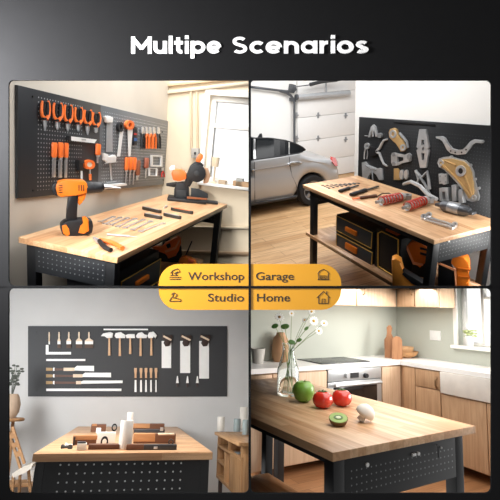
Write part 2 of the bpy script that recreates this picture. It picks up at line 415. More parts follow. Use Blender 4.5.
# ---------------------------------------------------------------- STUDIO shell and bench
CUR = 'S'
plasterS = mat('plaster_grey', 'c9c8c6', .9, var=.04, scale=1.8, bump=.12)
FS = -.86
shell(PS, 'wall_back', (-1.6, -1.3, -.08), (3.2, 2.4, -.014), plasterS)
shell(BS, 'floor', (-1.6, -4.0, FS-.05), (3.2, .05, FS), wood('studio_floor', '8a6c50', 'a88562', (.9, .14), .6, mortar=.003))
perfS = perforated('perforated_front', '191a1c', 'c4c6c6', (.0535, .0535), .11, 'xz', off=(.01, .045), rect=(.13, -.34, 1.0, -.05))
benchS = bench(BS, LS, DS-.14, y0=-.14, label='deep butcher block workbench with a perforated black front, set with wood planes', H=-FS, th=.05, apron=.2, long_apron=.3, inset=.02)
for ch in benchS.children:
    if ch.name.startswith('side_rail'): ch.data.materials[0] = perfS; ch.name = 'perforated_panel'

# ---------------------------------------------------------------- KITCHEN shell and table
CUR = 'H'
FH = -.80
sage = mat('sage_wall', 'b6b9ae', .85, var=.02, scale=2)
D0 = .434
floorK = wood('kitchen_floor', '9a6a42', 'b5835a', (1.0, .12), .5, mortar=.002)
shell(BH, 'floor', (-1.5, -1.5, FH-.05), (3.6, 3.2, FH), floorK)
KL = Frame(KH.M @ Matrix.Translation((0, D0, 0)) @ WALLX)
KR = Frame(KH.M @ Matrix.Translation((D0, 0, 0)) @ Matrix(((0, 0, -1, 0), (-1, 0, 0, 0), (0, 1, 0, 0), (0, 0, 0, 1))))
shell(KL, 'wall_left', (-2.4, -.95, -.08), (D0, 1.6, 0), sage)
wu0, wv0, wu1, wv1 = .33, .165, 1.2, 1.3
q = MB(); q.prism([(-D0-.08, -.95), (1.9, -.95), (1.9, 1.6), (-D0-.08, 1.6)], -.14, 0, holes=[[(wu0, wv0), (wu1, wv0), (wu1, wv1), (wu0, wv1)]])
struct(q.build('wall_right', sage, None, KR.M, smooth=0))
perfH = perforated('perforated_apron_kitchen', '141517', '77797a', (.028, .028), .13, 'xz', rect=(.12, -.2, .8, -.09))
T = thing('kitchen_table', 'long butcher block table with black legs, holding fruit and a flower vase', 'table', BH.at(0, 0, 0))
q = MB(); q.bb((0, 0, -.036), (DH, LH, 0), .004)
butcherY = wood('butcher_block_long', 'cc9a6e', 'ebc49a', (.42, .045), .38, rot=(0, 0, PI/2), grain=.7)
q.build('tabletop', butcherY, T)
for x, y in ((.03, .03), (DH-.12, .03), (.03, LH-.09), (DH-.12, LH-.09)):
    q = MB(); q.bb((x, y, FH), (x+.06, y+.06, -.036), .004); q.build('leg', steel, T)
q = MB(); q.bb((.09, .03, -.23), (DH-.12, .042, -.036), .001); q.build('end_panel', perfH, T)
q = MB(); q.bb((.03, .09, -.066), (.042, LH-.09, -.036), .001); q.build('side_rail', steel, T)
q = MB(); q.bb((DH-.042, .09, -.066), (DH-.03, LH-.09, -.036), .001); q.build('side_rail', steel, T)
# ---------------------------------------------------------------- helpers that stand things where the sight lines say
def upright(fr, px, py, z=0, yaw=0):
    """frame standing on plane z of fr where pixel (px, py) meets it: x along, y up, z towards the viewer"""
    p = fr.hit(px, py, z)
    return Frame(fr.M @ Matrix.Translation(p) @ Matrix.Rotation(yaw, 4, 'Z') @ WALLX)
def facing(fr, px, py, z=0, turn=0):
    """like upright(), turned square to the line of sight and then by turn radians"""
    p = fr.hit(px, py, z); e = fr.I @ EYE; a = math.atan2(e.x-p.x, -(e.y-p.y))
    return Frame(fr.M @ Matrix.Translation(p) @ Matrix.Rotation(a+turn, 4, 'Z') @ WALLX)
def sect(fr, pts, z=0): return [tuple(fr.hit(*p, z)[:2]) for p in pts]
def slab(fr, pts, z0, z1, O=(0, 0), q=None, bev=0, zz=None, holes=()):
    q = q or MB(); zz = z1 if zz is None else zz
    P = [(a-O[0], b-O[1]) for a, b in sect(fr, pts, zz)]
    if bev and not holes:
        c = MB(); c.prism(P, z0, z1)
        bmesh.ops.bevel(c.b, geom=[e for e in c.b.edges], offset=bev, segments=2, affect='EDGES', profile=.6, clamp_overlap=True)
        me = bpy.data.meshes.new('t'); c.b.to_mesh(me); c.b.free(); q.b.from_mesh(me); bpy.data.meshes.remove(me)
        return q
    q.prism(P, z0, z1, holes=[[(a-O[0], b-O[1]) for a, b in sect(fr, h, zz)] for h in holes]); return q
def wire(fr, pts, r, z, O=(0, 0), q=None, n=8, closed=False):
    q = q or MB(); P = []
    zs = z if isinstance(z, (list, tuple)) else [z]*len(pts)
    for (a, b), k in zip(pts, zs):
        h = fr.hit(a, b, k); P.append((h.x-O[0], h.y-O[1], k))
    q.tube(P, r, n, closed); return q
class Hung:
    """a thing fixed to (or standing in) plane fr with its origin at pixel (px, py)"""
    def __init__(s, fr, name, label, cat, px, py, group=None):
        s.k = .5 if fr is PG else 1
        s.fr = fr; h = fr.hit(px, py); s.O = (h.x, h.y); s.t = thing(name, label, cat, fr.M @ Matrix.Translation(h), group)
    def slab(s, name, m, pts, z0, z1, bev=0, sub=None, **k):
        z0 *= s.k; z1 *= s.k; bev *= s.k
        return slab(s.fr, pts, z0, z1, s.O, bev=bev, **k).build(name, m, sub or s.t)
    def wire(s, name, m, pts, r, z, sub=None, **k):
        if s.k != 1: z = [a*s.k for a in z] if isinstance(z, (list, tuple)) else z*s.k; r = [a*.75 for a in r] if isinstance(r, (list, tuple)) else r*.75
        return wire(s.fr, pts, r, z, s.O, **k).build(name, m, sub or s.t)
    def multi(s, name, m, fns, sub=None):
        q = MB()
        for f in fns:
            if f[0] == 's': slab(s.fr, f[1], f[2], f[3], s.O, q, f[4] if len(f) > 4 else 0)
            else: wire(s.fr, f[1], f[2], f[3], s.O, q)
        return q.build(name, m, sub or s.t)
def ell(cx, cy, rx, ry=None, n=20, a=0):
    ry = ry or rx; a = math.radians(a)
    return [(cx+rx*math.cos(2*PI*k/n)*math.cos(a)-ry*math.sin(2*PI*k/n)*math.sin(a), cy+rx*math.cos(2*PI*k/n)*math.sin(a)+ry*math.sin(2*PI*k/n)*math.cos(a)) for k in range(n)]
def bar(x0, y0, x1, y1, w0, w1=None):
    """a straight strip as an outline"""
    w1 = w0 if w1 is None else w1; d = math.hypot(x1-x0, y1-y0); nx, ny = -(y1-y0)/d, (x1-x0)/d
    return [(x0+nx*w0/2, y0+ny*w0/2), (x1+nx*w1/2, y1+ny*w1/2), (x1-nx*w1/2, y1-ny*w1/2), (x0-nx*w0/2, y0-ny*w0/2)]
orange = mat('tool_orange', 'ee7430', .42, var=.05)
orange_y = mat('drill_orange', 'e2761c', .4, var=.04)
black = mat('tool_black', '17171a', .5, var=.08)
silver = mat('tool_steel', 'd8d8da', .28, metal=.85, var=.05)
satin = mat('satin_steel', 'b9bbbe', .4, metal=.6, var=.06)
white_m = mat('white_metal', 'e6e6e4', .4, metal=.15, var=.03)
CUR = 'W'
# ---------------------------------------------------------------- workshop: pegboard and what hangs on it
pb = thing('pegboard', 'long dark grey perforated steel pegboard on the wall above the long workbench', 'pegboard', PW.M, None)
A = [(18, 84), (166, 123), (166, 184), (18, 199)]
P = sect(PW, A); X0, X1 = P[0][0], P[1][0]+.05; Z0, Z1 = .214, .845
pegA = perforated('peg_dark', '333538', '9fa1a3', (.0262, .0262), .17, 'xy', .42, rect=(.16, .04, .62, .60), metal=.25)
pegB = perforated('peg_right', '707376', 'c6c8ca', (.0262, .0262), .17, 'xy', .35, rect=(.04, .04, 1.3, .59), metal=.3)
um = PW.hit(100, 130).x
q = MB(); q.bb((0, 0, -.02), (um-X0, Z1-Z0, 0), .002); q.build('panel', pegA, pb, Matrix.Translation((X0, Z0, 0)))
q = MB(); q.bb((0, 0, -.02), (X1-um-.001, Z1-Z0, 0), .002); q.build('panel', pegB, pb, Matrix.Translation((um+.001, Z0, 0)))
for a in ((32.6, 96.5), (33, 190.5), (162, 132), (163, 180)):
    h = PW.hit(*a); q = MB(); q.cyl((h.x, h.y, -.001), (h.x, h.y, .006), .007); q.build('screw', black, pb)
# the rack of orange snips
def snips(cx, top, hub, tip, label, open_=1.0):
    t = Hung(PW, 'snips', label, 'snips', cx, hub, 'orange handled snips in a row along the top of the pegboard')
    for s in (-1, 1):
        hd = t.wire('handle', orange, [(cx+s*.8, hub+.5), (cx+s*3.4*open_, hub-3.5), (cx+s*4.0*open_, hub-8), (cx+s*3.6*open_, top+3), (cx+s*2.9*open_, top)], [.012, .010, .009, .008, .007], .022)
        t.wire('grip', black, [(cx+s*1.6*open_, hub-3.5), (cx+s*2.2*open_, hub-9), (cx+s*2.0*open_, top+1)], .011, .018, sub=hd)
        t.slab('blade', silver, [(cx+s*.1, hub), (cx+s*1.9, hub+1), (cx+s*1.5*(1.6 if open_ > 1.05 else 1), hub+6), (cx+s*.25, tip)], .012+.003*s, .018+.003*s)
    t.slab('pivot', black, ell(cx, hub+.3, 1.3), .02, .036)
    t.wire('hook', black, [(cx, top+2), (cx, top+2)], .006, [0, .034])
for a in ((45.4, 101, 118.5, 131, 'orange handled snips hanging nearest the left end of the pegboard'),
          (57.8, 103, 120, 130, 'orange handled snips with spread open jaws, second from the left end', 1.15),
          (68.2, 105, 122, 131.5, 'orange handled snips above the left end of the level, third along'),
          (78.6, 107.5, 123, 131.5, 'orange handled snips above the middle of the level, fourth along'),
          (88, 110, 124.5, 135, 'orange handled snips with the lowest hanging tip, fifth along'),
          (96.3, 112.5, 126, 133, 'orange handled snips at the right end of the snips row')):
    snips(*a)
t = Hung(PW, 'spirit_level', 'short silver spirit level hanging below the row of orange snips', 'level', 83, 140)
t.slab('body', white_m, [(71, 136.3), (97, 139.6), (94.5, 143.2), (71, 140.6)], .006, .03)
t.slab('end_cap', black, [(69.2, 136), (71.2, 136.3), (71.2, 140.8), (69.2, 140.2)], .006, .032)
t.slab('vial', satin, [(82, 138.6), (86, 139.1), (86, 140.6), (82, 140.1)], .03, .033)
def chisel(cx, top, mid, bot, label, w=2.5, g='orange handled chisels on the left of the pegboard', nm='chisel', hm=None, sw=.7, fr=None):
    fr = fr or PW
    t = Hung(fr, nm, label, nm.replace('_', ' '), cx, mid, g)
    hh = fr.hit(cx, top, .015); hm_ = fr.hit(cx, mid, .015); hb = fr.hit(cx, bot, .015)
    wd = abs(fr.hit(cx+w, mid, .015).x-hm_.x); L1 = hh.y-hm_.y
    q = MB(); M_ = Matrix.Translation((0, 0, .015)) @ Matrix.Rotation(-PI/2, 4, 'X')
    q.lathe([(0, 0), (wd*.7, 0), (wd, L1*.12), (wd*.95, L1*.5), (wd*1.02, L1*.85), (wd*.8, L1), (0, L1)], M=M_, n=14, sy=.75 if fr is not PW else .6); q.build('handle', hm or orange, t.t)
    q = MB(); q.cyl((0, .002, .015), (0, -.012, .015), wd*.55, wd*.4, 12); q.build('ferrule', satin, t.t)
    q = MB(); q.bb((-wd*sw, hb.y-hm_.y, .0125), (wd*sw, -.01, .0165), .001); q.build('blade', silver, t.t)
    q = MB(); q.cyl((0, L1*.3, 0), (0, L1*.3, .012), .003, None, 8); q.build('hook', satin, t.t)
chisel(52, 142, 157.5, 177, 'orange handled chisel, the left one of three under the snips')
chisel(58.3, 142, 157.5, 177.5, 'orange handled chisel, the middle one of three under the snips')
chisel(64, 142.5, 157.5, 177.5, 'orange handled chisel, the right one of three, narrowest handle', 2.0)
t = Hung(PW, 'hammer', 'black headed hammer hanging just above the drill, beside the round gauge', 'hammer', 81, 165)
t.slab('head', black, [(79, 160), (84.6, 160.6), (84.6, 163), (83, 163.5), (83, 171), (79.5, 170.6), (79.5, 164)], .006, .032, .003)
t.wire('handle', white_m, [(81.4, 162), (81.6, 180)], .007, .018)
t = Hung(PW, 'dial_gauge', 'round orange dial gauge on a stem hanging above the drill body', 'gauge', 90, 164.5)
t.slab('ring', orange, ell(90, 164.6, 5.2, 4.8), .006, .026, holes=[ell(90, 164.6, 3.0, 2.6)])
t.slab('face', mat('dial_cream', 'd9d2c4', .5), ell(90, 164.6, 3.2, 2.8), .006, .02)
t.wire('stem', satin, [(90.2, 169), (90.2, 175)], .004, .014)
t.wire('tip', orange, [(90.2, 174), (90.2, 180)], .010, .014)
chisel(96, 143.5, 155, 163, 'short orange handled screwdriver right of the spirit level', 2.2, None, 'screwdriver', sw=.35)
# right half
t = Hung(PW, 'drywall_knife', 'wide pale steel taping knife with a white head hanging right of the snips', 'scraper', 109, 123)
t.slab('head', white_m, [(105.5, 116.5), (110, 116), (113.4, 117.5), (112.8, 122.5), (107.2, 122.5)], .006, .03, .003)
t.slab('blade', satin, [(107, 122.5), (112.6, 122.5), (112.6, 152), (106.2, 152)], .01, .014)
t = Hung(PW, 'pipe_wrench', 'silver clamp wrench hanging upright below the pale taping knife', 'wrench', 110, 158)
t.slab('jaw', white_m, [(104.5, 153), (108.5, 154.5), (108.5, 157.5), (115, 155), (116.6, 157), (116, 162.5), (109, 163), (105, 160)], .006, .032, .002)
t.wire('handle', silver, [(110, 160), (111, 172), (111.5, 180)], .008, .018)
t.wire('screw', satin, [(104.6, 163.5), (117, 162)], .004, .03)
t.wire('foot', satin, [(107, 182.5), (115.5, 181.5)], .004, .014)
def saw(label, hx, hy, bl, hw, hh, g=None):
    t = Hung(PW, 'hand_saw', label, 'saw', hx, hy, g)
    t.slab('handle', orange if hw > 3 else black, ell(hx, hy, hw, hh, 18), .008, .03, holes=[ell(hx, hy, hw*.42, hh*.5, 14)])
    t.slab('blade', white_m, bl, .014, .018)
saw('narrow hand saw with dark handle and slanting white blade', 121.2, 127, [(120.2, 131), (123.4, 131), (120.2, 156.5), (117.4, 156.5)], 2.6, 5)
saw('hand saw with orange handle and tapering white blade', 130.4, 125, [(128, 129), (133, 129), (130.5, 156.5), (128.6, 156.5)], 4.2, 4.6)
t = Hung(PW, 'voltage_tester', 'black tester with a red and blue stripe hanging right of the saws', 'tester', 135.6, 136)
t.slab('body', black, [(133.6, 126.5), (137.6, 127.5), (137.4, 145), (134, 145)], .006, .026, .002)
t.slab('stripe', mat('red_stripe', 'b8322a', .5), [(134.2, 133), (137.2, 133.3), (137.2, 135), (134.2, 135)], .026, .028)
t.slab('stripe', mat('blue_stripe', '2a5f9e', .5), [(134.2, 138), (137.2, 138.2), (137.2, 141), (134.2, 141)], .026, .028)
for cx, c, lab in ((143.2, black, 'slim black pliers at the left end of the pliers row by the window'),
               (147, orange, 'orange handled pliers, first orange pair in the pliers row near the window end'),
               (150.6, orange, 'orange handled pliers in the middle of the pliers row near the window end'),
               (154.4, orange, 'orange handled pliers next to the black pair at the window end of the pliers row'),
               (158.8, black, 'black handled pliers at the right end of the pliers row nearest the window')):
    t = Hung(PW, 'pliers', lab, 'pliers', cx, 135, 'pliers in a row on the right half of the pegboard')
    for s in (-1, 1):
        t.multi('handle', c, [('w', [(cx+s*.2, 134), (cx+s*1.4, 138), (cx+s*1.3, 148.5)], .011, .018)])
        t.slab('jaw', silver, [(cx, 135), (cx+s*1.5, 133), (cx+s*1.0, 128), (cx+s*.1, 127)], .012, .022)
    t.wire('hook', satin, [(cx, 134), (cx, 134)], .003, [0, .014])
for cx, lab in ((124.8, 'orange handled screwdriver, left one of three below the saws'), (128.6, 'orange handled screwdriver, middle one of three below the saws'), (132.3, 'orange handled screwdriver, right one of three below the saws')):
    chisel(cx, 157, 170, 184.5, lab, 1.6, 'screwdrivers below the saws', 'screwdriver', sw=.25)
chisel(136, 160, 175, 180, 'stubby brown handled scraper right of the three orange screwdrivers', 1.7, None, 'scraper', mat('brown_grip', '8a5238', .5), .5)
chisel(144.6, 157.5, 168, 178, 'reddish brown handled awl left of the white square frame', 1.7, None, 'awl', mat('brown_grip2', '9c5a44', .5), .3)
def frame_(x0, y0, x1, y1, lab, w):
    t = [(x0, y0), (x1, y0+.6), (x1, y1+.3), (x0, y1)]; i = [(x0+w, y0+w), (x1-w, y0+w+.4), (x1-w, y1-w+.2), (x0+w, y1-w)]
    o = slab(PW, t, .004, .02, PW.hit(x0, y0)[:2], holes=[i]).build('framing_square', white_m, None, PW.M @ Matrix.Translation(PW.hit(x0, y0)))
    tag(o, lab, 'square')
frame_(151.6, 155, 162.6, 166.5, 'closed white steel square frame below the black pliers', 1.4)
frame_(149.6, 168, 157.6, 176, 'small thin steel square frame under the white one', .7)
t = Hung(PW, 'nippers', 'small red nippers hanging at the lower right corner of the pegboard', 'nippers', 163, 170)
for s in (-1, 1): t.wire('handle', mat('red_grip', 'c0332a', .45), [(163, 171), (163+s*1.2, 173.5), (163+s*1.3, 177)], .008, .014)
t.slab('jaw', silver, [(162.2, 170.8), (163.8, 170.8), (163.6, 168), (162.4, 168)], .008, .02)
t = slab(PW, [(104.5, 185.2), (127, 183.6), (127, 185.4), (104.5, 187.6)], 0, .05, PW.hit(104.5, 186)[:2]).build('tool_ledge', white_m, None, PW.M @ Matrix.Translation(PW.hit(104.5, 186)))
tag(t, 'thin white metal ledge fixed along the bottom edge of the pegboard', 'ledge')

# ---------------------------------------------------------------- workshop: cordless drill on the bench
V = facing(BW, 77, 234, 0, .12)
h = V.hit(77, 234); O_ = (h.x, h.y)
t = Hung(V, 'cordless_drill', 'orange and black cordless drill standing on its battery at the left of the bench', 'drill', 77, 234)
t.slab('body', orange_y, [(55.5, 188), (56.5, 184), (60, 181.6), (66, 180.6), (84, 180.8), (87, 183), (87.6, 187), (87.4, 193), (84, 194.5), (76, 195.6), (62, 197.6), (57.5, 195.5)], -.035, .035, .012)
t.slab('rear_cap', black, [(51.8, 187), (53, 184), (57.5, 182), (58, 197), (55, 195.6), (52.4, 192)], -.028, .028, .008)
ax = V.hit(87, 187.5); ax2 = V.hit(104, 187); a = Vector((ax.x-O_[0], ax.y-O_[1], 0)); b = Vector((ax2.x-O_[0], ax2.y-O_[1], 0))
r0 = abs(V.hit(90, 181.8).y-V.hit(90, 193.4).y)/2
q = MB(); d = b-a
q.cyl(a-d*.05, a+d*.35, r0, r0, 28, .003); q.cyl(a+d*.33, a+d*.85, r0*.98, r0*.86, 28, .003); q.cyl(a+d*.85, b, r0*.8, r0*.5, 28); q.build('chuck', black, t.t)
c = V.hit(121, 188); c = Vector((c.x-O_[0], c.y-O_[1], 0))
q = MB(); q.cyl(b, b+d*.2, r0*.42, r0*.3, 16); q.cyl(b+d*.2, c, r0*.28, .002, 12); q.build('bit', silver, t.t)
t.slab('grip', black, [(68.6, 195), (78.2, 195), (77.6, 206), (77, 223), (66, 224), (66.8, 212)], -.022, .022, .008)
t.slab('trigger', orange_y, [(76, 194.5), (86.6, 193.4), (84.5, 200), (81, 203), (79.5, 206), (77, 202)], -.013, .013, .004)
t.slab('battery', black, [(61, 226), (64, 223), (68, 221), (86, 220), (92.5, 221), (93.4, 226), (92.4, 233), (88, 235.2), (72, 237), (62.5, 235), (61, 231)], -.045, .045, .008)
t.slab('battery_clip', orange_y, [(82, 217.5), (86, 216.8), (88.4, 219.6), (89, 231), (84, 234), (78.5, 233), (80.5, 226), (84, 223)], .03, .052, .004)
t.slab('battery_clip', orange_y, [(62, 226), (66, 224.6), (69, 229), (70, 234.4), (67, 236.3), (63, 233)], .035, .05, .003)
for k in range(4): t.slab('vent', black, bar(58.6, 185.6+k*2.3, 62.5, 185.4+k*2.3, .8), .033, .037)
for k in range(3): t.slab('vent', black, bar(79+k*2.4, 185, 79+k*2.4, 191, .9), .033, .037)

# ---------------------------------------------------------------- workshop: mitre saw
V = facing(BW, 190, 201.5)
t = Hung(V, 'mitre_saw', 'black and orange mitre saw standing at the window end of the bench', 'saw', 190, 201.5)
grey_s = mat('saw_grey', '2d3032', .5)
def mid(px, py, w=0): h = V.hit(px, py, w); return Vector((h.x-t.O[0], h.y-t.O[1], w))
a_ = mid(167, 202); b_ = mid(218, 202)
q = MB(); q.bb((a_.x*.98, .0, -.10), (mid(206, 202).x, .03, .08), .008); q.bb((mid(188, 202).x, .001, -.06), (b_.x, .022, .03), .006)
q.cyl((mid(193, 200).x, .03, -.01), (mid(193, 200).x, .042, -.01), .085, None, 32, .004); q.build('base', black, t.t)
t.slab('fence', grey_s, [(191, 188), (199, 189), (208, 194), (208, 198), (191, 198)], -.06, -.04, .002)
t.slab('column', black, [(173.6, 200), (174.2, 189), (177, 183), (187, 182), (189, 190), (189, 200)], -.09, -.01, .008)
t.slab('column_plate', grey_s, [(176.5, 190), (186.5, 190.5), (186.5, 198.5), (176.5, 198)], -.01, 0, .002)
t.slab('rail', black, [(166, 183.6), (176, 182.4), (186, 183.6), (186, 186.6), (174, 187.4), (166, 186)], -.09, -.05, .006)
t.slab('motor', orange, [(171, 173), (173, 170), (181, 169.8), (186, 173.5), (186.5, 179), (180, 181.6), (173, 180.4)], -.08, .03, .012)
t.slab('motor_cap', white_m, [(168.8, 168), (171, 166), (174.5, 165.6), (175, 170), (170, 171)], -.05, .0, .006)
t.slab('arm', black, [(184, 186), (186, 176), (190, 166), (194, 162.5), (199, 161.5), (204, 165), (200, 170), (194, 178), (190, 187)], -.05, -.005, .008)
c = mid(196.8, 173, 0); rr = abs(mid(196.8, 164).y-c.y)
q = MB(); q.cyl(c+Vector((0, 0, -.02)), c+Vector((0, 0, .03)), rr, None, 40, .006); q.build('blade_guard', black, t.t)
q = MB(); q.cyl(c+Vector((0, 0, .03)), c+Vector((0, 0, .04)), rr*.3, None, 20, .002); q.build('arbor', grey_s, t.t)
t.slab('handle', orange, [(195.6, 161.5), (197, 157), (199.5, 154), (201, 153.4), (203.2, 155.4), (202.8, 158.6), (199.8, 162.5)], -.03, .01, .005)
t.slab('tan_reflection', mat('reflection_tan', 'b58e70', .85), [(204, 168), (208, 168.5), (210.5, 176), (208, 183), (203, 183.6), (205.5, 176)], -.07, -.02, .01)  # tan piece imitating a reflection beside the blade guard
t.slab('scale', mat('scale_brown', '8c5230', .5), [(187, 196.4), (207, 198.4), (207, 200), (187, 198.6)], .08, .085)

# ---------------------------------------------------------------- workshop: hand tools lying on the bench
def lying_wrench(fr, a, b, lab, group, m=None, r=.008, name='wrench', head=1.0, th=.006):
    p = fr.hit(*a); c = fr.hit(*b); d = (c-p); L_ = d.length; ang = math.atan2(d.y, d.x)
    q = MB(); hr = r*2.2*head
    q.bb((hr*.8, -r*.75, .0005), (L_-hr*.8, r*.75, .0005+th), .0012)
    ring = arc(L_-hr*.9, 0, hr, 0, 360, 20)[:-1]; q.prism(ring, .0005, .0015+th, holes=[[(x*0+L_-hr*.9+(x-(L_-hr*.9))*.5, y*.5) for x, y in ring]])
    q.prism([(hr*.5*math.cos(math.radians(t_))*2+hr*.9, hr*math.sin(math.radians(t_))) for t_ in range(-130, 131, 20)]+[(hr*.9, hr*.42), (hr*1.3, 0), (hr*.9, -hr*.42)], .0005, .0015+th)
    o = q.build(name, m or silver, None, fr.M @ Matrix.Translation(p) @ Matrix.Rotation(ang, 4, 'Z'))
    return tag(o, lab, 'wrench', group)
Z5 = lambda x, y: (85+x*.23, 195+y*.23)
ws = [((62, 120), (128, 96)), ((82, 130), (158, 99)), ((108, 134), (190, 101)), ((138, 142), (222, 104)), ((170, 147), (258, 108)), ((202, 156), (290, 115)), ((236, 163), (345, 124))]
labs = ['smallest combination wrench, at the drill end of the wrench row on the bench', 'second smallest combination wrench in the row beside the drill', 'third combination wrench from the drill in the row on the bench', 'combination wrench in the very middle of the row on the bench', 'combination wrench just past the middle of the row, away from the drill', 'second longest combination wrench in the row on the bench', 'longest combination wrench, at the end of the row nearest the mitre saw']
for (a, b), l in zip(ws, labs): lying_wrench(BW, Z5(*a), Z5(*b), l, 'combination wrenches laid out in a row on the workshop bench', r=.009)
q = MB(); p = BW.hit(*Z5(95, 176)); c = BW.hit(*Z5(225, 186)); d = c-p
q.cyl((0, 0, .007), (d.length*.75, 0, .007), .006); q.cyl((d.length*.75, 0, .007), (d.length, 0, .007), .003, .0015)
tag(q.build('punch', satin, None, BW.M @ Matrix.Translation(p) @ Matrix.Rotation(math.atan2(d.y, d.x), 4, 'Z')), 'straight steel punch lying alone in front of the wrench row', 'punch')
t = Hung(BW, 'pliers', 'long nose pliers with one orange and one black handle near the bench corner', 'pliers', 101, 241)
t.slab('jaw', satin, [(92.6, 236.6), (95, 236.6), (102, 239.6), (101, 242), (97, 240.6)], .002, .018, .003)
t.wire('handle', orange, [(100, 240), (108, 241.3), (115, 243.6), (122.6, 248.4)], .014, .015)
t.wire('handle', black, [(99.6, 241), (102, 244.6), (106, 248), (111, 250.2)], .014, .015)
t.slab('pivot', black, ell(100.6, 240.8, 1.5, 1), .016, .022)
def folded(fr, c, e, lab, m, accent=None, w=.022, g='folded multi tools lying on the workshop bench'):
    p = fr.hit(*c); k = fr.hit(*e); d = k-p; L_ = d.length
    t = thing('multi_tool', lab, 'multi tool', fr.M @ Matrix.Translation(p) @ Matrix.Rotation(math.atan2(d.y, d.x), 4, 'Z'), g)
    q = MB(); q.prism([(0, -w*.3), (L_*.2, -w*.9), (L_*.6, -w*.7), (L_*.95, -w*.8), (L_, 0), (L_*.95, w*.8), (L_*.5, w*.6), (L_*.2, w), (0, w*.4)], .001, .024)
    q.build('handle', m, t)
    q = MB(); q.bb((L_*.1, -w*.15, .022), (L_*.85, w*.2, .027), .001); q.build('blade', accent or satin, t)
    q = MB(); q.cyl((L_*.08, 0, .02), (L_*.08, 0, .028), .006, None, 12); q.build('pivot', satin, t)
folded(BW, Z5(250, 62), Z5(332, 80), 'dark folding tool farthest back on the bench, left of the steel socket', mat('tool_olive', '35322c', .5))
folded(BW, Z5(258, 92), Z5(336, 106), 'dark folding tool right at the end of the wrench row', mat('tool_olive', '35322c', .5))
folded(BW, Z5(342, 90), Z5(418, 106), 'dark folding tool nearest the front edge of the bench', mat('tool_olive', '35322c', .5))
folded(BW, Z5(374, 66), Z5(470, 84), 'dark folding tool with an orange side, closest to the mitre saw', mat('tool_olive', '35322c', .5), orange)
q = MB(); p = BW.hit(*Z5(345, 60)); q.cyl((0, 0, .008), (.05, .01, .008), .008); q.cyl((.05, .01, .008), (.075, .015, .008), .011)
tag(q.build('socket', silver, None, BW.M @ Matrix.Translation(p)), 'short steel socket lying between the dark folding tools', 'socket')
# ---------------------------------------------------------------- workshop: window wall, sill and what is under the bench
paint_beam = mat('painted_beam', 'a58a6c', .8, var=.12, scale=6)
def wstrip(name, pts, z0, z1, m, kind=True):
    o = slab(WW, pts, z0, z1, WW.hit(*pts[0])[:2], zz=z0).build(name, m, None, WW.M @ Matrix.Translation(WW.hit(*pts[0])))
    return struct(o) if kind else o
wstrip('trim_2', [(150, 93), (262, 80.5), (262, 84), (150, 96)], 0, .03, plasterW2)
wstrip('trim_3', [(150, 86), (262, 76), (262, 78), (150, 88.5)], 0, .04, mat('painted_beam_light', 'c9b08e', .8, var=.1))
wstrip('trim_4', [(166, 225.5), (262, 226.8), (262, 229.2), (166, 228)], 0, .04, plasterW2)
wstrip('trim_5', [(166, 250), (262, 252), (262, 256), (166, 254)], 0, .03, paint_beam)
pipe_m = mat('pipe_paint', 'bda98c', .5)
for x0, lab in ((191.5, 'thin painted pipe running up the wall left of the window, above the mitre saw'), (197.4, 'thin painted pipe nearest the window frame, ending at the grey switch box')):
    a = WW.hit(x0, 92); b = WW.hit(x0+.6, 150); q = MB(); q.cyl((0, 0, .02), (b.x-a.x, b.y-a.y, .02), .012, None, 12)
    tag(q.build('pipe', pipe_m, None, WW.M @ Matrix.Translation(a)), lab, 'pipe', 'pipes on the window wall')
t = Hung(WW, 'switch_box', 'grey electric switch box on the wall above the mitre saw', 'switch box', 194.5, 153)
t.slab('case', mat('box_grey', '9c9890', .5), [(191, 148), (198.5, 148.3), (198.5, 158), (191, 158)], 0, .06, .006)
t.slab('toggle', black, [(194, 152), (195.6, 152), (195.6, 154.5), (194, 154.5)], .06, .075)
SILL = WW.M @ Matrix.Translation((0, v0, 0))
t = Hung(WW, 'table_lamp', 'small cream lamp standing on the window sill behind the saw', 'lamp', 213.5, 184)
h = WW.hit(213.5, 184, .035); h2 = WW.hit(213.5, 166.5, .035); h3 = WW.hit(213.5, 157, .035); w_ = WW.hit(217.2, 160, .035).x-h3.x
Mz = Matrix.Rotation(-PI/2, 4, 'X')
base_y = v0+.001-t.O[1]
cream = mat('lamp_cream', 'd9c6a8', .7)
q = MB(); q.lathe([(0, base_y), (w_*.7, base_y), (w_*.7, base_y+.01), (.008, base_y+.02), (.008, h2.y-t.O[1]), (0, h2.y-t.O[1])], c=(0, 0, 0), M=Matrix.Translation((h.x-t.O[0], 0, .035)) @ Mz, n=18); q.build('base', cream, t.t)
q = MB(); q.lathe([(w_*.8, h2.y-t.O[1]), (w_, h3.y-t.O[1]), (w_*.97, h3.y-t.O[1]), (w_*.77, h2.y-t.O[1]), (w_*.8, h2.y-t.O[1])], M=Matrix.Translation((h.x-t.O[0], 0, .035)) @ Mz, n=18); q.build('lamp_shade', cream, t.t)
def sillbox(name, x0, y0, x1, d, col, lab, cat):
    a = WW.hit(x0, y0, .05); b = WW.hit(x1, y0, .05)
    q = MB(); q.bb((0, 0, -d), (b.x-a.x, a.y-v0-.001, 0), .003)
    tag(q.build(name, mat(name+col, col, .7), None, WW.M @ Matrix.Translation((a.x, v0+.001, .05))), lab, cat)
sillbox('cardboard_box', 218.5, 179.8, 225.6, .06, 'a8957c', 'small tan box on the window sill right of the lamp', 'box')
sillbox('wooden_tray', 233, 180.5, 250, .08, '9b7d5c', 'flat brown wooden tray on the sill at the right edge of the window', 'tray')
sillbox('paint_tin', 236, 177.8, 243, .05, '8a8a84', 'low grey tin on the window sill beside the brown tray', 'tin')
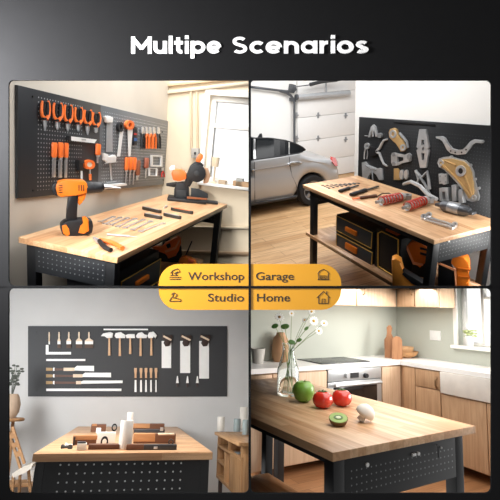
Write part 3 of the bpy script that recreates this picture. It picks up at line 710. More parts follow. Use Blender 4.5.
# lower shelf with the tool chest
sz = -.50
q = MB(); q.bb((.05, -DW+.08, sz-.03), (1.72, -.08, sz)); q.build('shelf', butcher, benchW, benchW.matrix_world.inverted() @ BW.M)
Vf = Frame(BW.M @ Matrix.Translation((0, -DW+.07, 0)) @ WALLX)
chest_m = mat('chest_charcoal', '3b3d40', .5); gold = mat('trim_gold', 'e6b24a', .45)
def chest(V, depth, label, left, right, top, zb, handles, lines, face=chest_m, name='tool_chest', hm=gold):
    a = V.hit(left, top[0]); b = V.hit(right, top[1]); ty = (a.y+b.y)/2
    t = thing(name, label, 'tool chest', V.M @ Matrix.Translation((a.x, zb, 0)))
    q = MB(); q.bb((0, 0, -depth), (b.x-a.x, ty-zb, 0), .012); q.build('body', black, t)
    return t, (a.x, zb), b.x-a.x, ty-zb
t, O2, Wd, Ht = chest(Vf, .34, 'charcoal tool chest with gold outlined drawers under the long workbench', 117, 159.5, (272, 251), sz, 0, 0)
def drawer(t, O2, V, quad, hq, wlab=None):
    P = [(p[0]-O2[0], p[1]-O2[1]) for p in sect(V, quad)]
    x0 = sum(p[0] for p in P if p[0] < sum(a[0] for a in P)/4)/2; x1 = sum(p[0] for p in P if p[0] > sum(a[0] for a in P)/4)/2
    ys = sorted(p[1] for p in P); y0 = (ys[0]+ys[1])/2; y1 = (ys[2]+ys[3])/2
    q = MB(); q.bb((x0, y0, 0), (x1, y1, .012), .004); d = q.build('drawer', chest_m, t)
    q = MB(); w_ = .005
    for a, b in (((x0, y0), (x1, y0+w_)), ((x0, y1-w_), (x1, y1)), ((x0, y0), (x0+w_, y1)), ((x1-w_, y0), (x1, y1))): q.bb((*a, .010), (*b, .0145))
    q.build('outline', gold, d)
    H_ = [(p[0]-O2[0], p[1]-O2[1]) for p in sect(V, hq)]
    hx = [p[0] for p in H_]; hy = sorted(p[1] for p in H_)
    q = MB(); q.bb((min(hx), (hy[0]+hy[1])/2, .008), (max(hx), (hy[2]+hy[3])/2, .03), .006); q.build('handle', orange_y, d)
drawer(t, O2, Vf, [(119, 281), (158.6, 259), (158.6, 281), (119, 306)], [(133.5, 281), (145.5, 274), (145.5, 278.5), (133.5, 285.5)])
q = MB(); q.tube([(Wd*.2, Ht-.01, -.16), (Wd*.22, Ht+.035, -.16), (Wd*.6, Ht+.035, -.16), (Wd*.62, Ht-.01, -.16)], .012); q.build('handle', black, t)
V = facing(BW, 168, 262, sz)
def orange_tool(V, name, lab, ax, ay, parts):
    t = Hung(V, name, lab, 'power tool', ax, ay)
    for p in parts: t.slab(*p)
    return t
Vt = Frame(BW.M @ Matrix.Translation((0, -DW+.2, 0)) @ WALLX)
orange_tool(V, 'jigsaw', 'orange and black jigsaw lying on the shelf behind the tool chest', 168, 258, [
 ('body', black, [(156, 250), (170, 243), (181, 240), (182, 256), (177, 264), (166, 272), (156, 274)], -.08, .0, .01),
 ('shell', orange, [(151, 247.5), (156, 246.4), (163, 248), (165, 243), (172, 240), (178, 236.4), (181, 238), (181.4, 244), (178, 250), (176, 256), (168, 259), (166, 253), (156, 251)], .0, .04, .008),
 ('window', black, [(166, 245), (170, 243), (171, 247), (167.5, 248.6)], .04, .043),
 ('edge', mat('pale_orange', 'f0a070', .5), [(164.5, 251), (175, 247), (179, 240), (180, 241), (176, 249), (165.5, 253)], .04, .044)])
orange_tool(facing(BW, 188, 272, sz), 'glue_gun', 'small bright orange tool at the shelf end under the bench', 188, 266, [
 ('body', orange_y, [(179, 261), (182, 257.6), (186, 257), (190, 259.6), (196, 261), (197, 266), (194, 274), (179, 274)], -.04, .02, .008),
 ('cap', mat('coral', 'e0623a', .5), [(188, 259.6), (190, 258.6), (194, 260.4), (193.4, 263), (188, 262.6)], .018, .03, .004)])
a = BW.hit(184.6, 258, sz); V = facing(BW, 184.6, 258, sz); e = V.hit(192, 241)
q = MB(); q.cyl((0, .0, 0), (e.x, e.y, 0), .008, .006, 10)
tag(q.build('pry_bar', black, None, V.M), 'thin black bar leaning up behind the orange tools under the bench', 'bar')
CUR = 'G'
# ---------------------------------------------------------------- garage: door wall and tracks
t0 = GD.hit(296, 60); t1 = GD.hit(349, 175)
door_w = mat('door_white', 'e9e8e6', .6, var=.01)
q = MB(); ys = [0.02, .52, 1.02, 1.52, 2.02]
sy = [GD.hit(320, p).y for p in (160, 138.3, 115.3, 92.5, 72)]
for a, b in zip([0.01]+sy, sy+[sy[-1]+.5]): q.bb((t0.x, a+.003, .0), (t1.x+.6, b-.003, .05), .006)
gd = struct(q.build('door_1', door_w, None, GD.M))
hinge = mat('galvanised', 'a9acb0', .4, metal=.6)
for px, py in ((318, 115.3), (345.5, 115.6), (318, 138.3), (345.5, 139.5), (296.5, 115.3), (296.5, 138.3)):
    h = GD.hit(px, py, .05); q = MB(); q.bb((h.x-.018, h.y-.05, .05), (h.x+.018, h.y+.05, .06), .002); q.bb((h.x-.04, h.y-.01, .05), (h.x+.04, h.y+.01, .066), .002)
    q.build('hinge', hinge, gd)
rail_m = mat('track_steel', '5d6064', .4, metal=.5)
t = Hung(GD, 'door_track', 'grey steel garage door track curving down the wall behind the car', 'track', 294, 120)
t.wire('vertical_track', rail_m, [(294.4, 145), (294.4, 104), (293.4, 99), (290.6, 95.4), (286.5, 92.6), (280, 91)], .022, .10)
t.wire('horizontal_track', rail_m, [(240, 85.8), (262, 88.3), (280, 90.6), (294, 92)], .020, .10)
t.slab('bracket', rail_m, [(292.4, 84), (296, 85), (296.8, 90), (294.4, 92.4), (291.4, 90)], .0, .12, .004)
t.slab('bracket', rail_m, [(292.6, 98), (296.4, 98.6), (296.4, 102), (292.6, 101.6)], .0, .12, .004)
t = Hung(GD, 'torsion_tube', 'long pale tube running across the wall above the garage door', 'tube', 322, 95)
t.wire('tube', mat('tube_grey', 'b4b7ba', .45, metal=.3), [(297, 97.2), (349.5, 93)], .045, .16)
t.wire('end_plug', rail_m, [(295.6, 97.3), (297.6, 97.1)], .05, .16)
t.wire('drop_strap', hinge, [(326.4, 95), (326, 82)], .014, .16)
t = Hung(GD, 'ceiling_rail', 'thin dark rail of the door opener high above the garage door', 'rail', 322, 82)
t.wire('rail', mat('rail_dark', '2c2e30', .5), [(310, 84.6), (322, 81.6), (337, 80)], .03, .3)
t.wire('wire', rail_m, [(294, 87), (310, 84.8), (350, 79)], .009, .28)
# ---------------------------------------------------------------- garage: the car
CX = -1.85
CF = Frame(RG @ Matrix.Translation((CX, 0, FG)) @ Matrix(((0, 0, 1, 0), (1, 0, 0, 0), (0, 1, 0, 0), (0, 0, 0, 1))))
def interp(T, x):
    for (a, b), (c, d) in zip(T, T[1:]):
        if a <= x <= c: f = (x-a)/(c-a); return b+(d-b)*f
    return T[0][1] if x < T[0][0] else T[-1][1]
TOP = [(235, 134.6), (250, 134.6), (262, 135), (275, 136.2), (287, 139), (298, 143), (307, 147.2), (316, 149.4), (326, 149.8), (334, 150.4), (338, 152), (340.6, 160), (341.6, 168), (341.6, 176)]
SHO = [(235, 163), (250, 161.4), (275, 158), (295, 154.6), (307, 152.6), (320, 154.5), (334, 157), (342, 170)]
BOT = [(235, 208), (250, 205.2), (275, 201), (297, 197.4), (297.8, 190), (299.4, 184), (303, 178), (308, 174.2), (314, 173), (320, 174.4), (325, 178), (328.6, 184), (330, 187), (336, 185.6), (341.6, 182)]
cols = [236, 243, 250, 256, 262, 268, 275, 281, 287, 293, 297.6, 298.4, 300, 302, 304, 307, 310, 314, 318, 321, 324, 326.5, 328.6, 330, 332, 335, 337.5, 339.4, 340.8, 341.6]
KW_ = .21
def tail_in(c): return max(0, (c-330)/12)**2*.12
def roof(c): return CF.hit(c, interp(TOP, c), -.55).y-.015
carO = CF.hit(300, 200)
car = thing('car', 'silver four door saloon car parked along the garage wall behind the workbench', 'car', CF.M @ Matrix.Translation((carO.x, 0, 0)))
paint = mat('car_silver', 'a9a9aa', .3, metal=.35, var=.01, coat=.6)
q = MB(); rings = []; WID = .70
for c in cols:
    u = CF.hit(c+max(0, c-330)*.12, 166).x; tv = roof(c); sv = min(CF.hit(c, interp(SHO, c)).y, tv-.01); bv = CF.hit(c, interp(BOT, c)).y
    k = min(1, max(0, (tv-sv)/.25)); e = tail_in(c)
    half = [(-.05-e, bv), (-.012-e, bv+(sv-bv)*.12), (0-e, bv+(sv-bv)*.35), (0-e, bv+(sv-bv)*.6), (-.012-e, bv+(sv-bv)*.75), (-.004-e, bv+(sv-bv)*.80), (-.02-e, sv-.015), (-.05-e, sv),
            (-.05-KW_*k*.5-.03*(1-k)-e, sv+(tv-sv)*.5), (-.05-KW_*k-.05*(1-k)-e, tv-.03*k), (-.05-KW_*k-.14-e, tv), (-.5, tv+.01), (-WID, tv+.014)]
    ring = half+[(-2*WID-w_, v) for w_, v in half[-2::-1]]
    rings.append([q.b.verts.new((u-carO.x, v, w_)) for w_, v in ring])
for A_, B_ in zip(rings, rings[1:]):
    for j in range(len(A_)-1): q.b.faces.new((A_[j], A_[j+1], B_[j+1], B_[j]))
for R_ in (rings[0], rings[-1]): q.b.faces.new(R_)
for A_, B_ in zip(rings, rings[1:]): q.b.faces.new((A_[0], B_[0], B_[-1], A_[-1]))
body = q.build('body', paint, car, smooth=50)
glassd = mat('car_glass', '17191b', .25, var=.02, spec=.15)
CTAB = sorted((CF.hit(c+max(0, c-330)*.12, 166).x, c) for c in cols)
def on_body(px, py, out):
    """point of the car's cabin side on the sight line, moved outwards by out"""
    w_ = 0
    for _ in range(6):
        h = CF.hit(px, py, w_); cc = interp(CTAB, h.x); tv = roof(cc); sv = min(CF.hit(cc, interp(SHO, cc)).y, tv-.01)
        f = max(0, min(1, (h.y-sv)/max(.05, tv-.03-sv))); w_ = (-.05-KW_*f*min(1, (tv-sv)/.25)+out if h.y > sv-.015 else out)-tail_in(cc)
    return Vector((h.x-carO.x, h.y, w_))
def patch(name, m, pts, out=.004, th=.012, par=None):
    q = MB(); a = [q.b.verts.new(on_body(x, y, out)) for x, y in pts]; b = [q.b.verts.new(on_body(x, y, out)-Vector((0, 0, th))) for x, y in pts]
    q.b.faces.new(a); q.b.faces.new(b[::-1]); n = len(a)
    for i in range(n): q.b.faces.new((a[i], b[i], b[(i+1) % n], a[(i+1) % n]))
    return q.build(name, m, par or car, smooth=0)
def strip_quads(xs, top, bot): return [(x, top(x)) for x in xs]+[(x, bot(x)) for x in reversed(xs)]
GT = [(236, 139.4), (250, 138.6), (270, 138.6), (285, 140.8), (295, 143.8), (303, 148), (305.5, 150.4)]
GB = [(236, 161.4), (250, 159.8), (262, 158.4), (280, 156), (298, 152.9), (305.5, 150.6)]
for nm, xs, lab in (('side_window', [238, 244, 249, 253.6], 0), ('side_window', [256.4, 262, 268, 274, 280, 285, 288.6], 0), ('quarter_window', [290.6, 294, 297, 300, 303, 305], 0)):
    for a, b in zip(xs, xs[1:]): pass
    q = MB()
    for a, b in zip(xs, xs[1:]):
        P = [on_body(a, interp(GB, a), .012), on_body(b, interp(GB, b), .012), on_body(b, interp(GT, b), .012), on_body(a, interp(GT, a), .012)]
        A_ = [q.b.verts.new(p) for p in P]; B_ = [q.b.verts.new(p-Vector((0, 0, .03))) for p in P]
        q.b.faces.new(A_); q.b.faces.new(B_[::-1])
        for i in range(4): q.b.faces.new((A_[i], B_[i], B_[(i+1) % 4], A_[(i+1) % 4]))
    bmesh.ops.remove_doubles(q.b, verts=q.b.verts[:], dist=.0005)
    q.build(nm, glassd, car, smooth=60)
trim_b = mat('car_trim', '2a2b2d', .35, metal=.3)
q = MB(); q.tube([on_body(x, interp(GB, x)+.3, .008) for x in (238, 244, 250, 256, 262, 268, 274, 280, 286, 292, 298, 303)], .008); q.build('window_trim', trim_b, car)
q = MB(); q.tube([on_body(x, interp(GT, x)-.5, .006) for x in (238, 244, 250, 256, 262, 268, 274, 280, 285, 290, 295, 299, 303, 305.5)], .009); q.build('window_trim', trim_b, car)
def line(name, pts, r, m=trim_b, out=-.003):
    q = MB(); q.tube([on_body(x, y, out) for x, y in pts], r, 6); q.build(name, m, car)
line('door_seam', [(289.5, 157), (290, 165), (292, 176), (296, 184), (297.5, 190), (297.5, 196)], .004)
line('door_seam', [(254.4, 162), (254.6, 180), (255, 203)], .004)
line('crease', [(240, 172.2), (252, 170.4), (270, 167.8), (288, 165)], .004, mat('car_shadow_line', '77797b', .4, metal=.3))
line('sill_strip', [(240, 206), (250, 204.4), (275, 200.4), (296.5, 196.6)], .025, trim_b, .0)
chrome = mat('chrome', 'd5d7d9', .15, metal=.9)
line('door_handle', [(288, 165), (291, 163.2), (297, 162.4), (301.5, 163)], .013, chrome, .012)
line('door_handle', [(243, 172), (248, 170.6), (254, 170.4)], .013, chrome, .012)
patch('tail_lamp', mat('tail_red', 'b3302a', .25, coat=.5), [(332.4, 157), (335.6, 157.6), (337.6, 161.6), (337.8, 166), (335.6, 166.4), (332.4, 162)], .012-.0, .06)
fin = on_body(273.6, 136.4, 0); q = MB(); tv = roof(273.6)
q.prism([(fin.x-.03, tv-.02), (fin.x+.06, tv-.02), (fin.x+.05, tv+.05), (fin.x+.02, tv+.05)], -WID-.01, -WID+.01); q.build('antenna', trim_b, car)
rt = CF.hit(313.6, 175.2); rb = CF.hit(313.6, 211.5); wr = (rt.y+.0)/2
tyre = mat('tyre', '151517', .8, bump=.2)
def wheel(u):
    q = MB(); Mx = Matrix.Translation((u-carO.x, wr, -.12))
    pr_ = [(wr*.62, -.1), (wr*.9, -.1), (wr*.985, -.06), (wr, 0), (wr*.985, .06), (wr*.9, .1), (wr*.62, .1), (wr*.62, -.1)]
    q.lathe(pr_, M=Mx, n=40); w_ = q.build('wheel', tyre, car)
    q = MB(); q.lathe([(0, .05), (wr*.1, .06), (wr*.1, .03), (0, .03)], M=Mx, n=16)
    q.lathe([(wr*.56, .09), (wr*.63, .095), (wr*.63, -.09), (wr*.56, -.09), (wr*.56, .09)], M=Mx, n=40)
    for k in range(5):
        a = 2*PI*k/5+.3
        for d in (-.12, .12):
            q.box((wr*.33*math.cos(a+d)+0, wr*.33*math.sin(a+d), .055), (wr*.52, .022, .03), M=Mx, rz=0) if False else q.bb((0, -.012, .04), (wr*.6, .012, .075), M=Mx @ Matrix.Rotation(a+d, 4, 'Z'))
    q.build('rim', mat('rim_grey', '8f9194', .35, metal=.5), w_)
    q = MB(); q.cyl((u-carO.x, wr, -.2), (u-carO.x, wr, -.14), wr*.6); q.build('brake_disc', trim_b, w_)
wheel(CF.hit(313.6, 192).x)
q = MB(); a = CF.hit(243, 200).x-carO.x; b = CF.hit(336, 190).x-carO.x
q.bb((a, .12, -1.3), (b, .5, -.28)); q.build('underbody', trim_b, car)
# ---------------------------------------------------------------- garage: board and the castings on it
gb = thing('pegboard', 'black steel board full of silver and golden car castings behind the garage bench', 'pegboard', PG.M)
pegG = perforated('peg_black', '242527', '55585a', (.03, .03), .1, 'xy', .45, rect=(.1, -.8, 3, .5), metal=.2)
a = PG.hit(359, 118); q = MB(); q.bb((a.x, -.45, -.02), (1.95, .587, 0), .002); q.build('panel', pegG, gb)
q = MB(); p1_ = PG.hit(394, 122); p2_ = PG.hit(436, 124.4); q.bb((p1_.x, p2_.y-.012, 0), (p2_.x, p2_.y+.006, .012), .001); q.build('rail', pegG, gb)
alu = mat('cast_aluminium', 'c2c3c4', .38, metal=.5, var=.12, scale=18, bump=.3)
alu_d = mat('cast_aluminium_dark', '9a9c9e', .4, metal=.5, var=.12, scale=18)
brass = mat('gilt_casting', 'd0ab74', .35, metal=.45, var=.1, scale=14)
Z1_ = lambda x, y: (355+x*.14, 110+y*.14)
Z2_ = lambda x, y: (405+x*.174, 120+y*.18)
def z1(*P): return [Z1_(*p) for p in P]
def z2(*P): return [Z2_(*p) for p in P]
t = Hung(PG, 'linkage', 'small silver three legged linkage at the top left of the black board', 'casting', *Z1_(128, 160))
t.slab('frame', alu, z1((92, 195), (112, 120), (130, 104), (146, 122), (160, 185), (146, 192), (136, 150), (118, 150), (108, 195)), .004, .04, .003)
t.slab('boss', alu_d, [Z1_(172+16*math.cos(k), 182+18*math.sin(k)) for k in [i*PI/8 for i in range(16)]], .004, .05)
t.wire('rod', alu, z1((128, 115), (128, 190)), .008, .045)
t.wire('rod', alu, z1((70, 184), (110, 186)), .005, .02)
t = Hung(PG, 'ring_link', 'small silver ring ended link at the left edge of the black board', 'casting', *Z1_(80, 300))
t.slab('ring', alu, ell(*Z1_(82, 258), 2.4, 3.2), .004, .04, holes=[ell(*Z1_(82, 258), 1.1, 1.7)])
t.wire('stem', alu, z1((76, 275), (68, 310), (66, 350)), .012, .02); t.wire('stem', alu_d, z1((88, 275), (90, 310), (84, 350)), .010, .02)
t = Hung(PG, 'claw_puller', 'silver claw bracket with two curved arms and a black hub on the board', 'casting', *Z1_(150, 295))
t.slab('hub', black, z1((104, 262), (150, 268), (158, 295), (150, 325), (104, 330)), .004, .05, .006)
for P in (z1((150, 292), (175, 275), (192, 240), (205, 218), (232, 208)), z1((150, 298), (175, 310), (190, 350), (205, 385), (232, 402))):
    t.wire('arm', alu, P, [.014, .02, .018, .016, .012], .03)
t = Hung(PG, 'rocker_arm', 'golden and silver rocker arm with a round eye high on the black board', 'casting', *Z1_(300, 215))
t.slab('arm', brass, z1((240, 160), (250, 136), (275, 128), (295, 138), (305, 175), (335, 215), (355, 250), (360, 275), (345, 295), (325, 295), (312, 270), (290, 235), (262, 215), (245, 195)), .004, .045, .005)
t.slab('eye', alu, ell(*Z1_(270, 172), 3.4, 4.2), .045, .058, holes=[ell(*Z1_(270, 172), 1.7, 2.2)])
t.slab('eye', alu, ell(*Z1_(340, 268), 2.8, 3.4), .045, .055, holes=[ell(*Z1_(340, 268), 1.2, 1.5)])
t.wire('spring', alu_d, z1((318, 165), (345, 195), (372, 230), (378, 270)), .018, .03)
t = Hung(PG, 'engine_mount', 'silver trapezoid engine mount with a triangular window, middle of the board', 'casting', *Z1_(325, 350))
t.slab('bracket', alu, z1((258, 320), (275, 304), (300, 312), (350, 322), (380, 308), (396, 322), (394, 362), (375, 372), (340, 378), (300, 398), (268, 400), (258, 375)), .004, .045, holes=[z1((298, 332), (345, 338), (345, 360), (302, 374))])
t.slab('boss', alu_d, ell(*Z1_(272, 318), 1.7, 2), .045, .058); t.slab('boss', alu_d, ell(*Z1_(383, 335), 1.8, 3), .045, .058)
t.slab('boss', alu_d, ell(*Z1_(275, 385), 1.7, 2), .045, .058)
t = Hung(PG, 'suspension_bracket', 'silver fan shaped bracket low at the left end of the board', 'casting', *Z1_(120, 440))
t.slab('bracket', alu, z1((48, 375), (70, 370), (85, 395), (150, 420), (170, 415), (190, 422), (194, 500), (170, 500), (150, 460), (120, 440), (95, 470), (90, 500), (52, 500)), .004, .05, .004)
t.wire('rib', alu_d, z1((75, 395), (120, 425), (128, 500)), .010, .055); t.wire('rib', alu_d, z1((85, 400), (150, 430)), .008, .055)
t = Hung(PG, 'hinge_plate', 'golden hinge plate with silver ears just above the bench, centre of the board', 'casting', *Z1_(320, 460))
t.slab('plate', brass, z1((276, 418), (300, 416), (312, 432), (318, 500), (276, 500)), .004, .04, .003)
for x in (330, 362): t.slab('ear', alu, [Z1_(x+14*math.cos(k), 462+34*math.sin(k)) for k in [i*PI/8 for i in range(16)]], .01, .05)
t = Hung(PG, 'scissor_link', 'tall silver link made of two mirrored wedges, upper middle of the board', 'casting', *Z2_(102, 160))
t.slab('wedge', alu, z2((82, 52), (118, 52), (136, 150), (130, 160), (108, 160), (103, 146), (98, 160), (74, 160), (66, 150)), .004, .045, holes=[z2((96, 110), (108, 110), (112, 142), (103, 136), (92, 142))])
t.slab('wedge', alu, z2((66, 168), (74, 160), (98, 162), (103, 176), (108, 162), (130, 162), (136, 170), (118, 266), (86, 266)), .004, .045, holes=[z2((92, 180), (103, 186), (112, 180), (108, 222), (97, 222))])
t = Hung(PG, 'yoke', 'silver zigzag yoke hanging low in the middle of the board', 'casting', *Z2_(100, 330))
t.wire('limb', alu, z2((62, 278), (78, 330), (72, 350)), .018, .03); t.wire('limb', alu, z2((62, 285), (95, 320), (128, 288), (136, 330), (142, 385)), .02, .035)
t.wire('limb', alu_d, z2((82, 310), (110, 350), (135, 395), (150, 430)), .016, .05)
t = Hung(PG, 'handle_bracket', 'long silver bracket bent like a bird in flight at the top right of the board', 'casting', *Z2_(305, 180))
t.slab('bracket', alu, z2((176, 92), (212, 90), (228, 100), (250, 140), (268, 160), (300, 168), (330, 166), (348, 152), (375, 118), (395, 108), (445, 112), (450, 122), (440, 130), (400, 126), (384, 136), (362, 168), (342, 190), (300, 194), (262, 186), (240, 166), (216, 118), (200, 106), (178, 102)), .01, .045, .004)
for p in ((262, 172), (288, 180), (325, 180), (350, 165)): t.slab('bolt', black, ell(*Z2_(*p), .8, .9, 8), .045, .05)
t = Hung(PG, 'timing_cover', 'large golden timing cover casting with a round port at the right of the board', 'casting', *Z2_(300, 300))
cov = z2((186, 235), (195, 214), (222, 206), (262, 202), (300, 214), (345, 224), (372, 248), (392, 285), (398, 330), (412, 378), (426, 425), (420, 448), (385, 456), (355, 446), (338, 405), (305, 358), (262, 312), (224, 276), (195, 262))
t.slab('flange', alu, cov, .004, .03, holes=[])
inn = z2((196, 236), (210, 218), (262, 214), (335, 232), (362, 258), (376, 290), (384, 335), (392, 400), (384, 440), (362, 436), (345, 395), (312, 350), (268, 304), (228, 268), (200, 256))
t.slab('shell', brass, inn, .03, .07, .012)
t.slab('port', alu, ell(*Z2_(318, 283), 5, 5.6, 24), .06, .09, holes=[ell(*Z2_(318, 283), 2.6, 3, 20)]); t.slab('port_plug', black, ell(*Z2_(318, 283), 2.5, 2.9, 20), .06, .078)
t.slab('eye', alu, ell(*Z2_(204, 238), 3.0, 3.2, 20), .06, .085, holes=[ell(*Z2_(204, 238), 1.4, 1.5, 14)])
t.slab('eye', alu, ell(*Z2_(392, 432), 2.6, 2.8, 16), .06, .085, holes=[ell(*Z2_(392, 432), 1.2, 1.3, 12)])
t.wire('rib', brass, z2((215, 245), (300, 330), (360, 400), (376, 430)), .010, .074); t.wire('rib', brass, z2((345, 310), (372, 380), (384, 425)), .012, .074); t.wire('rib', brass, z2((225, 225), (290, 250)), .008, .074)
for p in ((262, 206), (372, 252), (398, 330), (420, 380)): t.slab('bolt', alu, ell(*Z2_(*p), 1.3, 1.5, 12), .01, .045)
t = Hung(PG, 'bearing_block', 'small square silver block left of the golden timing cover', 'casting', *Z2_(215, 328))
t.slab('block', alu, z2((192, 300), (205, 296), (212, 302), (238, 298), (242, 355), (222, 360), (212, 352), (196, 356)), .004, .05, .003)
for p in ((202, 312), (202, 342), (232, 312), (232, 344)): t.slab('bolt', alu_d, ell(*Z2_(*p), .7, .8, 8), .05, .056)
for P, H_, lab in ((z2((196, 378), (244, 378), (248, 448), (232, 450), (230, 396), (212, 396), (214, 450), (198, 448)), None, 'silver clip shaped like an upside down U just above the bench'),
               (z2((266, 362), (288, 362), (294, 385), (292, 450), (270, 450)), None, 'slim silver clip right of the U shaped clip, above the bench'),
               (z2((306, 388), (326, 386), (332, 462), (308, 464)), None, 'short silver clip partly behind the tip of the golden cover')):
    o_ = PG.hit(*P[0]); o = slab(PG, P, .004, .045, o_[:2], bev=.003).build('clip', alu, None, PG.M @ Matrix.Translation(o_)); tag(o, lab, 'casting')
# ---------------------------------------------------------------- garage: things on the bench top
Z3 = lambda x, y: (310+x*.18, 170+y*.18)
Z4 = lambda x, y: (370+x*.22, 185+y*.22)
dk = mat('wrench_dark', '4b4a48', .4, metal=.6)
for k in range(8):
    x = 66+k*24; lying_wrench(BG, Z3(x, 80-k*1.6+6), Z3(x+44, 104-k*4), ['tiny dark wrench at the car end of the row on the garage bench', 'second tiny dark wrench from the car end of the row', 'third tiny dark wrench in the row on the garage bench', 'fourth tiny dark wrench in the row on the garage bench', 'fifth tiny dark wrench in the row on the garage bench', 'sixth tiny dark wrench in the row on the garage bench', 'seventh tiny dark wrench, one before the row ends by the board', 'last tiny dark wrench of the row, nearest the black board'][k], 'tiny wrenches laid out in a row on the garage bench', dk, .006, th=.005)
def lying_tool(fr, a, b, lab, nm, cat, hm, w=.018, m2=None, frac=.55, L2=None):
    p = fr.hit(*a); k = fr.hit(*b); d = k-p; L_ = d.length
    t = thing(nm, lab, cat, fr.M @ Matrix.Translation(p) @ Matrix.Rotation(math.atan2(d.y, d.x), 4, 'Z'))
    q = MB(); q.lathe([(0, 0), (w*.8, .003), (w, L_*.1), (w*.85, L_*frac*.5), (w, L_*frac*.9), (w*.7, L_*frac), (0, L_*frac)], M=Matrix.Translation((0, 0, w*.72)) @ Matrix.Rotation(PI/2, 4, 'Y'), n=14, sx=.7); q.build('handle', hm, t)
    q = MB(); q.bb((L_*frac-.005, -w*.5, w*.4), (L_, w*.5, w*.4+.01), .003); q.build('blade', m2 or dk, t)
lying_tool(BG, Z3(162, 126), Z3(268, 92), 'black handled knife lying farthest back on the garage bench', 'knife', 'knife', black, .022, black)
lying_tool(BG, Z3(225, 148), Z3(380, 98), 'long black handled cutter lying in the middle of the garage bench', 'cutter', 'cutter', black, .026, mat('tool_olive', '35322c', .5))
lying_tool(BG, Z3(370, 150), Z3(235, 168), 'brown handled driver with an orange end in front of the black cutter', 'screwdriver', 'screwdriver', mat('brown_dark', '5b3a28', .5), .02, orange, .7)
t = Hung(BG, 'circlip_pliers', 'thin bent wire clip lying between the dark tools and the first red spring', 'clip', *Z3(410, 140))
t.wire('wire', dk, [Z3(370, 150), Z3(400, 130), Z3(440, 128), Z3(455, 140), Z3(425, 142), Z3(395, 158)], .005, .006)
def coilover(a, b, ring, lab):
    p = BG.hit(*a); k = BG.hit(*b); d = k-p; L_ = d.length
    t = thing('shock_absorber', lab, 'shock absorber', BG.M @ Matrix.Translation(p) @ Matrix.Rotation(math.atan2(d.y, d.x), 4, 'Z'), 'red coil spring shock absorbers on the garage bench')
    R_ = .036; Y = Matrix.Translation((0, 0, R_+.004)) @ Matrix.Rotation(PI/2, 4, 'Y')
    q = MB(); n = 7; q.tube([(L_*.08+L_*.72*i/(n*14), R_*math.cos(2*PI*i/14), R_+.006+R_*math.sin(2*PI*i/14)) for i in range(n*14+1)], .0065, 6); q.build('spring', mat('spring_red', 'c04434', .35), t)
    q = MB(); q.lathe([(0, 0), (.014, 0), (.014, .03), (.03, .03), (.036, L_*.07), (.024, L_*.1), (.024, L_*.8), (.036, L_*.82), (.036, L_*.86), (.02, L_*.88), (.02, L_*.95), (0, L_*.95)], M=Y, n=20); q.build('damper', alu, t)
    q = MB(); ring_ = arc(L_+.005, 0, .042, 0, 360, 24)[:-1]; q.prism(ring_, .012, .05, holes=[arc(L_+.005, 0, .022, 0, 360, 18)[:-1]]); q.build('eyelet', alu_d, t)
    q = MB(); q.cyl((-.01, 0, R_+.004), (-.03, 0, R_+.004), .014); q.build('end_stud', alu_d, t)
coilover(Z4(38, 96), Z4(164, 68), None, 'red coil spring shock absorber lying nearer the car end of the bench')
coilover(Z4(158, 122), Z4(266, 84), None, 'red coil spring shock absorber lying nearer the grey damper')
t = Hung(BG, 'control_link', 'pair of polished steel links with round ends at the near corner of the garage bench', 'link', *Z4(310, 165))
for dy in (0, 14):
    a = Z4(246, 138+dy); b = Z4(370, 176+dy)
    t.multi('bar', silver, [('s', bar(*a, *b, 1.6), .004, .016, .002)])
for c in ((245, 140), (374, 184), (268, 132), (385, 176)): t.slab('eye', silver, ell(*Z4(*c), 3.2, 2.2), .002, .02, holes=[ell(*Z4(*c), 1.5, 1.0)])
p = BG.hit(*Z4(300, 108)); k = BG.hit(*Z4(472, 154)); d = k-p; L_ = d.length
t = thing('damper', 'grey cylindrical damper with tapered ends at the near end of the garage bench', 'damper', BG.M @ Matrix.Translation(p) @ Matrix.Rotation(math.atan2(d.y, d.x), 4, 'Z'))
gm = mat('gunmetal', '606266', .38, metal=.7)
q = MB(); Y = Matrix.Translation((0, 0, .047)) @ Matrix.Rotation(PI/2, 4, 'Y')
q.lathe([(0, L_*.12), (.028, L_*.13), (.045, L_*.22), (.045, L_*.78), (.028, L_*.88), (0, L_*.88)], M=Y, n=24); q.build('body', gm, t)
q = MB(); q.bb((L_*.0, -.03, .03), (L_*.16, .03, .055), .01); q.build('end_lug', gm, t)
q = MB(); q.bb((L_*.85, -.03, .03), (L_, .03, .055), .01); q.build('end_lug', gm, t)
q = MB(); q.lathe([(.046, L_*.35), (.048, L_*.36), (.048, L_*.64), (.046, L_*.65), (.046, L_*.35)], M=Y, n=24); q.build('band', mat('band_pale', 'a5a8ac', .35, metal=.6), t)
o = wire(BG, [(404, 184), (411, 181.6), (420, 186), (428, 194.6), (437, 199.4)], .018, [.02, .10, .08, .04, .02], BG.hit(404, 184, .02)[:2])
tag(o.build('exhaust_pipe', alu, None, BG.M @ Matrix.Translation((*BG.hit(404, 184, .02)[:2], 0))), 'curved silver pipe lying on the bench against the black board', 'pipe')
